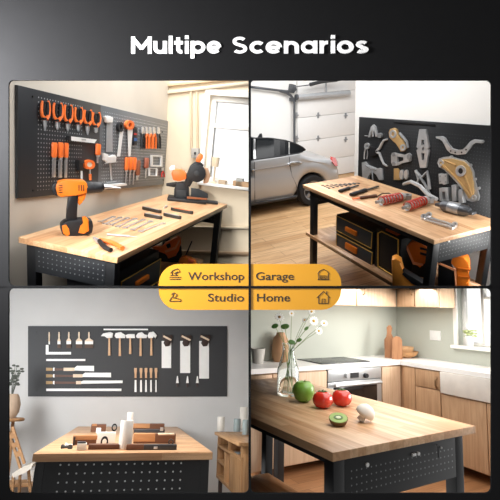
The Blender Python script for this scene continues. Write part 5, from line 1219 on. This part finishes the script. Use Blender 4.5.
# wall cupboards
UZ = .517
def wallunit(lab, a, b, m, doors, side, hpx=None):
    t = thing('wall_cabinet', lab, 'cabinet', KH.M @ Matrix.Translation((a[0], a[1], UZ)), 'wall cupboards of the kitchen')
    q = MB(); q.bb((0, 0, 0), (b[0]-a[0], b[1]-a[1], .8), .002); q.build('body', m, t)
    for u0_, u1_ in doors:
        q = MB()
        if side == 'L': q.bb((u0_-a[0], -.02, .004), (u1_-a[0], -.001, .79), .003)
        else: q.bb((-.02, -u1_-a[1], .004), (-.001, -u0_-a[1], .79), .003)
        d = q.build('door', m, t)
        if hpx:
            fr = Frame(KH.M @ Matrix.Translation((0, a[1]-.02, 0)) @ WALLX) if side == 'L' else Frame(KH.M @ Matrix.Translation((a[0]-.02, 0, 0)) @ Matrix(((0, 0, -1, 0), (-1, 0, 0, 0), (0, 1, 0, 0), (0, 0, 0, 1))))
            h = fr.hit(*hpx); q = MB()
            if side == 'L': c = (h.x-a[0], -.02, h.y-UZ); o_ = Vector((0, -.025, 0))
            else: c = (-.02, -h.x-a[1], h.y-UZ); o_ = Vector((-.025, 0, 0))
            c = Vector(c); q.tube([c, c+o_+Vector((0, 0, .015)), c+o_+Vector((0, 0, .1)), c+Vector((0, 0, .115))], .006, 8); q.build('handle', hm, d); hpx = None
wallunit('pale wall cupboard at the left, partly behind the amber tab', (-2.2, .22), (-.37, D0-.003), maple, ((-2.19, -1.3), (-1.29, -.375)), 'L')
wallunit('pale wall cupboard with a curved handle left of the kitchen corner', (-.365, .22), (.18, D0-.003), maple, ((-.36, .175),), 'L', (363, 295))
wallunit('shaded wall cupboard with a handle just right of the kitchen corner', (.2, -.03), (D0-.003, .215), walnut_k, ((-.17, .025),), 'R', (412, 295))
wallunit('pale wall cupboard next to the window', (.2, -.31), (D0-.003, -.035), maple, ((.04, .305),), 'R')
# window
q = MB(); g = MB()
fw = .03
for a_, b_ in (((wu0, wv0), (wu0+fw, wv1)), ((wu0, wv0), (wu1, wv0+fw)), ((wu1-fw, wv0), (wu1, wv1)), ((.53, wv0), (.56, wv1)), ((.56, .60), (wu1, .625))): q.bb((*a_, -.11), (*b_, -.06), .004)
w2 = struct(q.build('window_2', white_paint, None, KR.M))
q = MB(); q.bb((wu0-.045, wv0, 0), (wu0, wv1, .016), .003); q.build('window_casing', white_paint, w2)
q = MB(); q.bb((wu0-.06, wv0-.03, -.06), (wu1, wv0, .05), .004); q.build('window_sill', white_paint, w2)
q = MB(); q.bb((wu0+.02, wv0+.02, -.088), (wu1-.02, wv1-.02, -.083)); q.build('window_pane', mat('pane_clear', 'f4f8fa', .05, var=0, alpha=.12), w2, smooth=0)
def zc(fr, z): return fr
# pot plant on the sill
h = KR.hit(468.5, 347.5, .02)
t = thing('pot_plant', 'small white pot with yellow green sprigs on the kitchen window sill', 'plant', KR.M @ Matrix.Translation((h.x, wv0+.001, .0)))
hp = KR.hit(468.5, 336, .02).y-wv0
q = MB(); q.lathe([(0, 0), (.03, 0), (.042, hp), (.038, hp), (.028, .01), (0, .01)], M=Matrix.Rotation(-PI/2, 4, 'X'), n=24); q.build('pot', white_m, t)
q = MB(); random.seed(3)
for k in range(40):
    a = random.uniform(0, 2*PI); r = random.uniform(0, .07); q.ball((r*math.cos(a), hp+random.uniform(-.01, .05), r*math.sin(a)*.6), .013, (1.2, .6, .8), 6)
lv = q.build('foliage', mat('sprig_green', 'b9c489', .7, var=.25), t); lv['kind'] = 'stuff'
# switch, boards and bowls
a = KR.hit(430.4, 340); b = KR.hit(440.8, 331); t = thing('socket_plate', 'white double socket plate on the green wall', 'socket', KR.M @ Matrix.Translation((a.x, a.y, 0)))
q = MB(); q.bb((0, 0, 0), (b.x-a.x, b.y-a.y, .01), .003); q.build('plate', white_m, t)
for k in (0, 1): q = MB(); w_ = (b.x-a.x)/2; q.bb((w_*k+.012, .015, .008), (w_*(k+1)-.012, b.y-a.y-.015, .013), .002); q.build('switch', white_m, t)
bwood = wood('board_wood', '94623c', 'a06e46', (.6, .3), .5, rot=(0, 0, PI/2)); bwood2 = wood('board_wood_b', 'a5744e', 'b07f58', (.6, .3), .5, rot=(0, 0, PI/2))
for name, px, py, pts, m, lab in (('cutting_board', 390, 358.5, [(384.6, 352), (384.2, 334), (386.4, 331), (387, 327), (386.4, 322), (388.6, 319.6), (391, 320), (392, 323), (391, 328), (393, 331.6), (394.6, 335), (394.4, 353)], bwood, 'long handled wooden cutting board leaning in the kitchen corner'),
                           ('cutting_board', 397, 359.5, [(391.6, 353.4), (392, 334), (394.6, 330.6), (399.4, 331), (402, 334.4), (402.4, 353.6)], bwood2, 'lighter rounded cutting board leaning behind the bowls')):
    p = KH.hit(px, py); V = facing(Frame(KH.M), px, py)
    V = Frame(V.M @ Matrix.Rotation(-.10, 4, 'X'))
    P = sect(V, pts); mn = min(b for a, b in P); q = MB(); q.prism([(a, b-mn+.001) for a, b in P], -.018, 0)
    bmesh.ops.bevel(q.b, geom=q.b.edges[:], offset=.002, segments=2, affect='EDGES'); tag(q.build(name, m, None, V.M), lab, 'cutting board')
bowlw = mat('bowl_wood', 'c1905f', .5, var=.12, scale=20)
p = KH.hit(407.6, 357); V = Frame(KH.M @ Matrix.Translation(p)); FV = facing(Frame(KH.M), 407.6, 357); R_ = (FV.hit(423, 353).x-FV.hit(392, 353).x)/2; hh = FV.hit(407, 351.4).y
q = MB(); q.lathe([(0, .001), (R_*.55, .001), (R_*.85, hh*.45), (R_, hh*1.1), (R_*.96, hh*1.1), (R_*.8, hh*.5), (R_*.5, hh*.2), (0, hh*.2)], n=40)
tag(q.build('bowl', bowlw, None, KH.M @ Matrix.Translation((min(p.x+.03, D0-R_-.008), p.y, 0))), 'wide shallow wooden bowl on the worktop, holding a smaller one', 'bowl')
q = MB(); q.lathe([(0, hh*.25), (R_*.4, hh*.25), (R_*.66, hh*1.2), (R_*.7, hh*1.9), (R_*.66, hh*1.9), (R_*.5, hh*1.0), (0, hh*.8)], n=36)
tag(q.build('bowl', mat('bowl_wood_light', 'cba074', .5, var=.12, scale=20), None, KH.M @ Matrix.Translation((min(p.x+.03, D0-R_-.008), p.y, 0))), 'smaller wooden bowl sitting inside the wide shallow bowl', 'bowl')
KF = Frame(KH.M)
cylthing('jar', 258, 251, 265.8, 349, 364, mat('pot_grey', 'bdb8b0', .6), 'grey white pot on the worktop at the left edge of the kitchen', 'pot', KF, [(0, 0), (.72, 0), (1, 1), (.93, 1), (.68, .06), (0, .06)])
cylthing('vase', 280.5, 272, 289, 333, 362.6, mat('vase_clay', 'b98d68', .6, var=.05), 'brown clay vase on the worktop behind the flowers', 'vase', KF, [(0, 0), (.8, 0), (1, .15), (1, .6), (.86, .8), (.55, .92), (.5, 1), (.42, 1), (.45, .9), (0, .8)])

# ---------------------------------------------------------------- kitchen: table details
for x, y in ((.28, .92),):
    q = MB(); q.bb((x, y, FH), (x+.05, y+.05, -.036), .004); q.build('leg', steel, bpy.data.objects['kitchen_table'])
q = MB(); q.bb((.045, .06, -.44), (.30, .925, -.41), .004); q.build('shelf', butcherY, bpy.data.objects['kitchen_table'])
EP = Frame(BH.M @ Matrix.Translation((0, .029, 0)) @ WALLX)
for px, py, r in ((367, 464.6, .009), (441, 447.6, .004)):
    h = EP.hit(px, py); q = MB(); q.cyl((h.x, .03, h.y), (h.x, .024, h.y), r, None, 16); q.build('bolt', white_m, bpy.data.objects['kitchen_table'])
a = EP.hit(411.8, 456.2); b = EP.hit(419, 451.8); q = MB(); q.bb((a.x, .022, a.y), ((a.x*.55+b.x*.45), .031, b.y), .001); q.build('socket_cover', white_m, bpy.data.objects['kitchen_table'])
q = MB(); q.cyl((b.x-.008, .031, (a.y+b.y)/2), (b.x-.008, .022, (a.y+b.y)/2), .008, None, 14); q.build('switch_button', white_m, bpy.data.objects['kitchen_table'])
q = MB(); h = EP.hit(436, 444); h2 = EP.hit(436, 457); q.tube([(h.x, .026, h.y), (h.x, .018, h.y-.01), (h.x, .018, h2.y)], .0025, 6); q.build('hook', black, bpy.data.objects['kitchen_table'])
# fruit
def round_fr(px, py, rx, base):
    """seat a round thing so its outline is centred on (px, py)"""
    V = facing(BH, px, base); r = (V.hit(px+rx, py).x-V.hit(px-rx, py).x)/2; return V, r
V, r = round_fr(303.4, 395.5, 11, 402)
t = thing('green_apple', 'green apple next to the flower vase on the table', 'apple', V.M)
q = MB(); q.lathe([(0, .14*r), (.35*r, .03*r), (.75*r, .28*r), (1.0*r, .95*r), (.93*r, 1.45*r), (.6*r, 1.82*r), (.25*r, 1.84*r), (.08*r, 1.7*r), (0, 1.66*r)], M=Matrix.Rotation(-PI/2, 4, 'X'), n=36)
bmesh.ops.subdivide_edges(q.b, edges=q.b.edges[:], cuts=1, smooth=.6, use_grid_fill=True)
gm_ = mat('apple_green', '6f9a3a', .35, var=.18, scale=14, coat=.2); q.build('flesh', gm_, t)
q = MB(); q.tube([(0, 1.66*r, 0), (.05*r, 1.85*r, 0), (.16*r, 1.98*r, .04*r)], .0022, 6); q.build('stem', mat('stem_brown', '5a4630', .7), t)
tomm = mat('tomato_red', 'cc3322', .25, var=.1, scale=8, coat=.4)
for px, py, rx, base, lab in ((322.6, 400.6, 10.4, 408, 'red tomato in front, touching the green apple side'), (341.6, 398.6, 10.2, 406, 'red tomato behind, farther from the green apple')):
    V, r = round_fr(px, py, rx, base); t = thing('tomato', lab, 'tomato', V.M, 'red tomatoes on the kitchen table')
    q = MB(); n = 40; pr_ = [(0, .1), (.3, .02), (.7, .16), (.95, .5), (1.0, .85), (.88, 1.25), (.6, 1.5), (.3, 1.56), (.1, 1.48), (0, 1.44)]
    q.lathe([(a*r, b*r) for a, b in pr_], M=Matrix.Rotation(-PI/2, 4, 'X'), n=n)
    for v in q.b.verts:
        an = math.atan2(v.co.z, v.co.x); f = 1+.03*math.cos(5*an); v.co.x *= f; v.co.z *= f
    q.build('flesh', tomm, t, smooth=80)
    q = MB()
    for k in range(6):
        an = k*PI/3+.3; q.tube([(0, 1.47*r, 0), (.28*r*math.cos(an), 1.6*r, .28*r*math.sin(an)), (.5*r*math.cos(an), 1.55*r, .5*r*math.sin(an))], [.0035, .003, .001], 5)
    q.tube([(0, 1.45*r, 0), (.05*r, 1.75*r, .03*r)], .003, 6); q.build('calyx', mat('calyx_green', '4f6a34', .7), t)
V, r = round_fr(338.4, 418.5, 9.6, 425.5)
t = thing('kiwi_half', 'cut kiwi half with green flesh facing the viewer, in front of the tomatoes', 'kiwi', V.M)
TK = Matrix.Translation((0, .78*r, 0)) @ Matrix.Rotation(math.radians(-70), 4, 'X')
q = MB(); q.lathe([(0, -1.0*r), (.5*r, -.86*r), (.85*r, -.5*r), (1.0*r, -.1*r), (1.0*r, 0), (.0, 0)], M=TK, n=36); q.build('skin', mat('kiwi_skin', '7a5c38', .9, var=.2, scale=60, bump=.3), t)
q = MB(); q.lathe([(0, .002), (.93*r, .002), (.96*r, -.004)], M=TK, n=36); q.build('flesh', mat('kiwi_flesh', '8fae3c', .35, var=.12), t)
q = MB(); q.lathe([(.5*r, .0035), (.5*r, .0022), (.28*r, .0022), (.28*r, .0035), (.5*r, .0035)], M=TK, n=30, sy=.8); q.build('seed_ring', mat('kiwi_dark', '54702a', .5, var=.3, scale=90), t)
q = MB(); q.lathe([(0, .0045), (.27*r, .004), (.28*r, .002), (0, .002)], M=TK, n=24, sy=.8); q.build('core', mat('kiwi_core', 'e3e6bb', .5), t)
V, r = round_fr(366, 412, 10, 422)
t = thing('mushroom', 'white button mushroom lying at the right of the kiwi half', 'mushroom', V.M)
mw = mat('mushroom_white', 'ece4d8', .6, var=.04)
TM = Matrix.Translation((0, 1.02*r, 0)) @ Matrix.Rotation(math.radians(-32), 4, 'Z')
q = MB(); q.lathe([(0, .75*r), (.4*r, .68*r), (.78*r, .4*r), (1.0*r, -.05*r), (.97*r, -.35*r), (.8*r, -.45*r), (.45*r, -.3*r), (0, -.28*r)], M=TM @ Matrix.Rotation(-PI/2, 4, 'X'), n=36); q.build('cap', mw, t, smooth=80)
q = MB(); q.lathe([(.4*r, -.28*r), (.36*r, -.7*r), (.44*r, -.98*r), (.4*r, -1.04*r), (0, -1.04*r)], M=TM @ Matrix.Rotation(-PI/2, 4, 'X'), n=24); q.build('stem', mw, t)
q = MB(); q.lathe([(.38*r, -1.045*r), (0, -1.05*r), (0, -1.04*r), (.38*r, -1.04*r)], M=TM @ Matrix.Rotation(-PI/2, 4, 'X'), n=20); q.build('stem_end', mat('stem_cut', '6a4a34', .8), t)
# vase with daisies
V = facing(BH, 288, 395); hv = lambda px, py: V.hit(px, py)
t = thing('glass_vase', 'clear glass bottle vase of daisies at the left of the table', 'vase', V.M)
rb = (hv(299, 390).x-hv(277, 390).x)/2; H1 = hv(288, 368).y; H2 = hv(288, 352).y; H3 = hv(288, 343).y; rn = (hv(297.6, 346).x-hv(284.6, 346).x)/2*.92
gl = bpy.data.materials.new('clear_glass'); gl.use_nodes = True; b_ = gl.node_tree.nodes['Principled BSDF']
b_.inputs['Base Color'].default_value = (.93, .97, .96, 1); b_.inputs['Roughness'].default_value = .02; b_.inputs['Transmission Weight'].default_value = 1; b_.inputs['IOR'].default_value = 1.3
q = MB(); th_ = .0025
q.lathe([(0, .001), (rb*.95, .001), (rb, .008), (rb, H1*.95), (rb*.85, H1*1.12), (rn, H2), (rn*.98, H3*.97), (rn*1.12, H3), (rn*1.12-th_, H3), (rn-th_, H3*.96), (rn-th_, H2), (rb*.85-th_, H1*1.1), (rb-th_, H1*.94), (rb-th_, .02), (0, .016)], M=Matrix.Rotation(-PI/2, 4, 'X'), n=48)
q.build('body', gl, t, smooth=60)
stemg = mat('stem_green', '6f8a4c', .6, var=.15); petal = mat('petal_white', 'f3f1ea', .6, var=.02); yolk = mat('daisy_centre', 'c9a03a', .7, var=.1); yolk2 = mat('daisy_centre_brown', '8f6a38', .7); leafg = mat('leaf_green', '4f7a3c', .6, var=.2)
random.seed(5)
FL = [((279.5, 317), 4.0, 'biggest daisy with a brown centre, left of the bouquet', 1), ((291.6, 313.5), 2.6, 'pale daisy near the top of the bouquet, second from the left', 0), ((304.5, 320), 2.4, 'small daisy in the middle of the bouquet', 0), ((313.8, 321), 4.0, 'wide open daisy with a yellow centre, right part of the bouquet', 0),
      ((311.5, 311.5), 3.0, 'highest daisy, touching the lower edge of the amber tab', 0), ((323.6, 323), 3.0, 'daisy at the far right of the bouquet', 0), ((319, 331), 3.4, 'lowest daisy at the right of the bouquet', 0)]
for k, ((px, py), pr, lab, br) in enumerate(FL):
    h = hv(px, py); dz = random.uniform(-.03, .04); c = Vector((h.x, h.y, dz)); foot = Vector((random.uniform(-.6, .6)*rb*.8, .02, random.uniform(-.5, .5)*rb*.8)); neck = Vector((rn*.5*(1 if h.x > 0 else -1)*random.uniform(.2, 1), H2, dz*.2))
    t = thing('daisy', lab, 'flower', V.M, 'daisies in the glass vase')
    q = MB(); pts = []
    for i in range(9):
        s_ = i/8; pts.append(foot*(1-s_)*(1-s_)+neck*2*s_*(1-s_)*1.0+c*s_*s_)
    pts = [foot, foot*.5+neck*.5, neck, neck*.45+c*.55+Vector((0, .01, 0)), c]
    q.tube(pts, .0014, 6); q.build('stem', stemg, t)
    R_ = abs(hv(px+pr, py).x-h.x)*1.3; nrm = Vector((random.uniform(-.4, .4), random.uniform(.2, .7), .8)).normalized(); Mq = Matrix.Translation(c) @ nrm.to_track_quat('Z', 'Y').to_matrix().to_4x4()
    q = MB()
    for j in range(12):
        an = 2*PI*j/12; MM = Mq @ Matrix.Rotation(an, 4, 'Z'); vs = [q.b.verts.new(MM @ Vector(v)) for v in ((R_*.2, -R_*.08, 0), (R_*.75, -R_*.17, .002), (R_, 0, -.001), (R_*.75, R_*.17, .002), (R_*.2, R_*.08, 0))]
        q.b.faces.new(vs); vs2 = [q.b.verts.new(v.co-Mq.to_3x3() @ Vector((0, 0, .0008))) for v in vs]; q.b.faces.new(vs2[::-1])
        for i in range(5): q.b.faces.new((vs[i], vs2[i], vs2[(i+1) % 5], vs[(i+1) % 5]))
    q.build('petals', petal, t, smooth=0)
    q = MB(); q.ball((0, 0, .001), R_*.3, (1, 1, .5), 14, M=Mq); q.build('centre', yolk2 if br else yolk, t)
t = thing('leaf_sprig', 'green leafy sprig among the daisies in the vase', 'sprig', V.M)
q = MB(); L_ = MB()
for (px, py), rw, an in (((275, 326), 3.6, 200), ((285, 326.4), 4.4, 10), ((291.6, 342), 3.6, 170), ((306.4, 328.4), 2.6, 40), ((299, 340), 3, 20)):
    h = hv(px, py); c = Vector((h.x, h.y, .01)); s_ = abs(hv(px+rw, py).x-h.x)
    q.tube([(0, .03, 0), (rn*.3, H2, 0), c*.6+Vector((0, H2*.4, 0)), c], .0018, 5)
    M_ = Matrix.Translation(c) @ Matrix.Rotation(math.radians(an), 4, 'Z') @ Matrix.Rotation(.5, 4, 'X'); L_.ball((0, 0, 0), s_, (1, .72, .10), 14, M=M_)
q.build('stem', stemg, t); L_.build('leaves', leafg, t)
t['label'] = 'green leafy sprig among the daisies in the vase'
for k in range(3):
    q = MB(); x = (-.5+.5*k)*rb; q.tube([(x, .02, .01*k-.01), (x*.2-.004, H1*.8, 0), (-x*.5, H2, .004*k)], .0022, 6)
    tag(q.build('cut_stem', stemg, None, V.M), 'bare green stem standing in the water of the glass vase', 'stem', 'bare stems in the glass vase')
CUR = None
# ---------------------------------------------------------------- light
sc = bpy.context.scene
w = bpy.data.worlds.new('world'); sc.world = w; w.use_nodes = True
nt = w.node_tree; bg = nt.nodes['Background']                    # bright sky beyond the rooms, dimmed behind the viewer for a dark display wall
tc = nt.nodes.new('ShaderNodeTexCoord'); sx = nt.nodes.new('ShaderNodeSeparateXYZ'); mr = nt.nodes.new('ShaderNodeMapRange')
nt.links.new(tc.outputs['Generated'], sx.inputs[0]); nt.links.new(sx.outputs[1], mr.inputs[0])
mr.inputs[1].default_value = -.15; mr.inputs[2].default_value = .25; mr.inputs[3].default_value = .30; mr.inputs[4].default_value = 1.35
nt.links.new(mr.outputs[0], bg.inputs[1]); bg.inputs[0].default_value = (1, .99, .98, 1)
sc.view_settings.view_transform = 'Standard'; sc.view_settings.look = 'None'; sc.view_settings.gamma = 1
sc.view_settings.use_curve_mapping = False; sc.view_settings.exposure = 0
def area(fr, p, target, size, power, col=(1, 1, 1), sy=None):
    l = bpy.data.lights.new('lamp', 'AREA'); l.shape = 'RECTANGLE'; l.size = size; l.size_y = sy or size; l.energy = power; l.color = col
    o = bpy.data.objects.new('lamp', l); C.objects.link(o)
    a = (fr.M if fr else Matrix()) @ Vector(p); b = (fr.M if fr else Matrix()) @ Vector(target)
    o.matrix_world = Matrix.Translation(a) @ (b-a).to_track_quat('-Z', 'Y').to_matrix().to_4x4()
    return o
def aim(p, q, size, power, col=(1, 1, 1), sy=None, spread=None):
    o = area(None, p, q, size, power, col, sy)
    if spread: o.data.spread = math.radians(spread)
    return o
def under(x, y, size, power, col=(1, 1, 1)):
    """unseen fill light added just under the slab that roofs the two lower rooms"""
    k = (287.25-250)/F; p = Vector((x, y, 1.5-k*y-.02)); return aim(p, p+Vector((0, -k, -1)), size, power, col)
LIGHTS = [
 area(BW, (LW+.6, -1.0, .75), (1.0, -.3, 0), .8, 26, (1, .98, .95)),          # workshop, window side
 area(BW, (.5, -1.0, 1.4), (.8, 0, 0), .9, 25, (.98, .99, 1)),
 area(BG, (.2, -1.6, 2.2), (0, -.2, 0), 1.8, 120, (1, 1, 1)),                  # garage ceiling
 aim((1.3, 5.6, 4.3), (.9, 7.6, 1.6), 1.4, 62, (1, 1, 1)),                    # garage, fill light added over the car
 aim((2.1, 3.0, 1.6), (.8, 3.8, 1.2), .6, 14, (1, .99, .97)),                    # garage, unseen low fill added at the right side
 aim((-1.75, 2.0, 1.75), (-.4, 3.3, 1.4), .4, 9, (1, .98, .95)),               # workshop, low fill light added by the bench end
 aim((-2.9, 3.4, .9), (-.9, 5.0, .75), .9, 85, (.96, .98, 1)),                 # studio, cool side light added at the left
 under(-1.0, 3.9, 1.5, 48, (1, .98, .96)),
 aim((2.7, 3.3, .9), (.8, 3.3, .6), .9, 60, (1, .98, .95)),                    # kitchen, window side
 under(1.0, 2.5, 1.2, 17, (1, .98, .95)),
 under(1.3, 4.0, .9, 16, (1, .98, .95)),
 aim((-.15, -.6, 1.2), (0, 3, .9), 1.2, 8, (1, .98, .96)),                    # soft fill light added behind the viewer
 aim((-1.2, .9, 2.0), (-.85, 1.3, 1.88), .3, 48, (1, 1, 1), .3, 100),         # added light grazing the display wall, to brighten its left side
]
# ---------------------------------------------------------------- keep every room on its own side of the partitions
bpy.context.view_layer.update()
O = EYE
def cut(o, no, pad):
    """drop whatever of o lies on the far side of the plane through the partition"""
    w = o.matrix_world; n = Vector(no).normalized(); co_ = O + n*pad
    ds = [(w @ v.co - co_).dot(n) for v in o.data.vertices]
    if min(ds) >= 0: return True
    if max(ds) <= 0: return False
    if o.data.users > 1: o.data = o.data.copy()
    b = bmesh.new(); b.from_mesh(o.data); wi = w.inverted(); nl = (w.to_3x3().transposed() @ n)
    r = bmesh.ops.bisect_plane(b, geom=b.verts[:]+b.edges[:]+b.faces[:], plane_co=wi @ co_, plane_no=nl, clear_inner=True)
    es = [e for e in r['geom_cut'] if isinstance(e, bmesh.types.BMEdge) and e.is_boundary]
    if es:
        try: bmesh.ops.holes_fill(b, edges=es, sides=0)
        except Exception: pass
    b.to_mesh(o.data); b.free(); return True
def root(o):
    while o.parent: o = o.parent
    return o
UPN = (0, (287.25-250)/F, 1); DNN = (0, -(287.25-250)/F, -1)
SKIP = {'wall_front', 'wall_middle', 'trim_1', 'title_lettering', 'sign_tab', 'camera', 'lamp'}
for o in list(bpy.data.objects):
    if o.type != 'MESH' or root(o).name.split('.')[0] in SKIP: continue
    r = root(o); key = r.get('_room')
    if key is None: continue
    ok = cut(o, (-1, 0, 0) if key in 'WS' else (1, 0, 0), .004)
    ok = ok and cut(o, UPN if key in 'WG' else DNN, .004)
    # outer ends of walls and floors, well outside the openings
    if ok: ok = cut(o, (1, .62, 0) if key in 'WS' else (-1, .62, 0), 0)
    if ok: ok = cut(o, (0, .45, -1) if key in 'WG' else (0, .62, 1), 0)
    if ok: ok = cut(o, (0, 1, 0), YB+.02)
    if not ok: bpy.data.objects.remove(o)
for o in bpy.data.objects:
    if '_room' in o: del o['_room']
# an empty thing whose parts were all cut away goes too
for o in list(bpy.data.objects):
    if o.type == 'EMPTY' and not o.children: bpy.data.objects.remove(o)
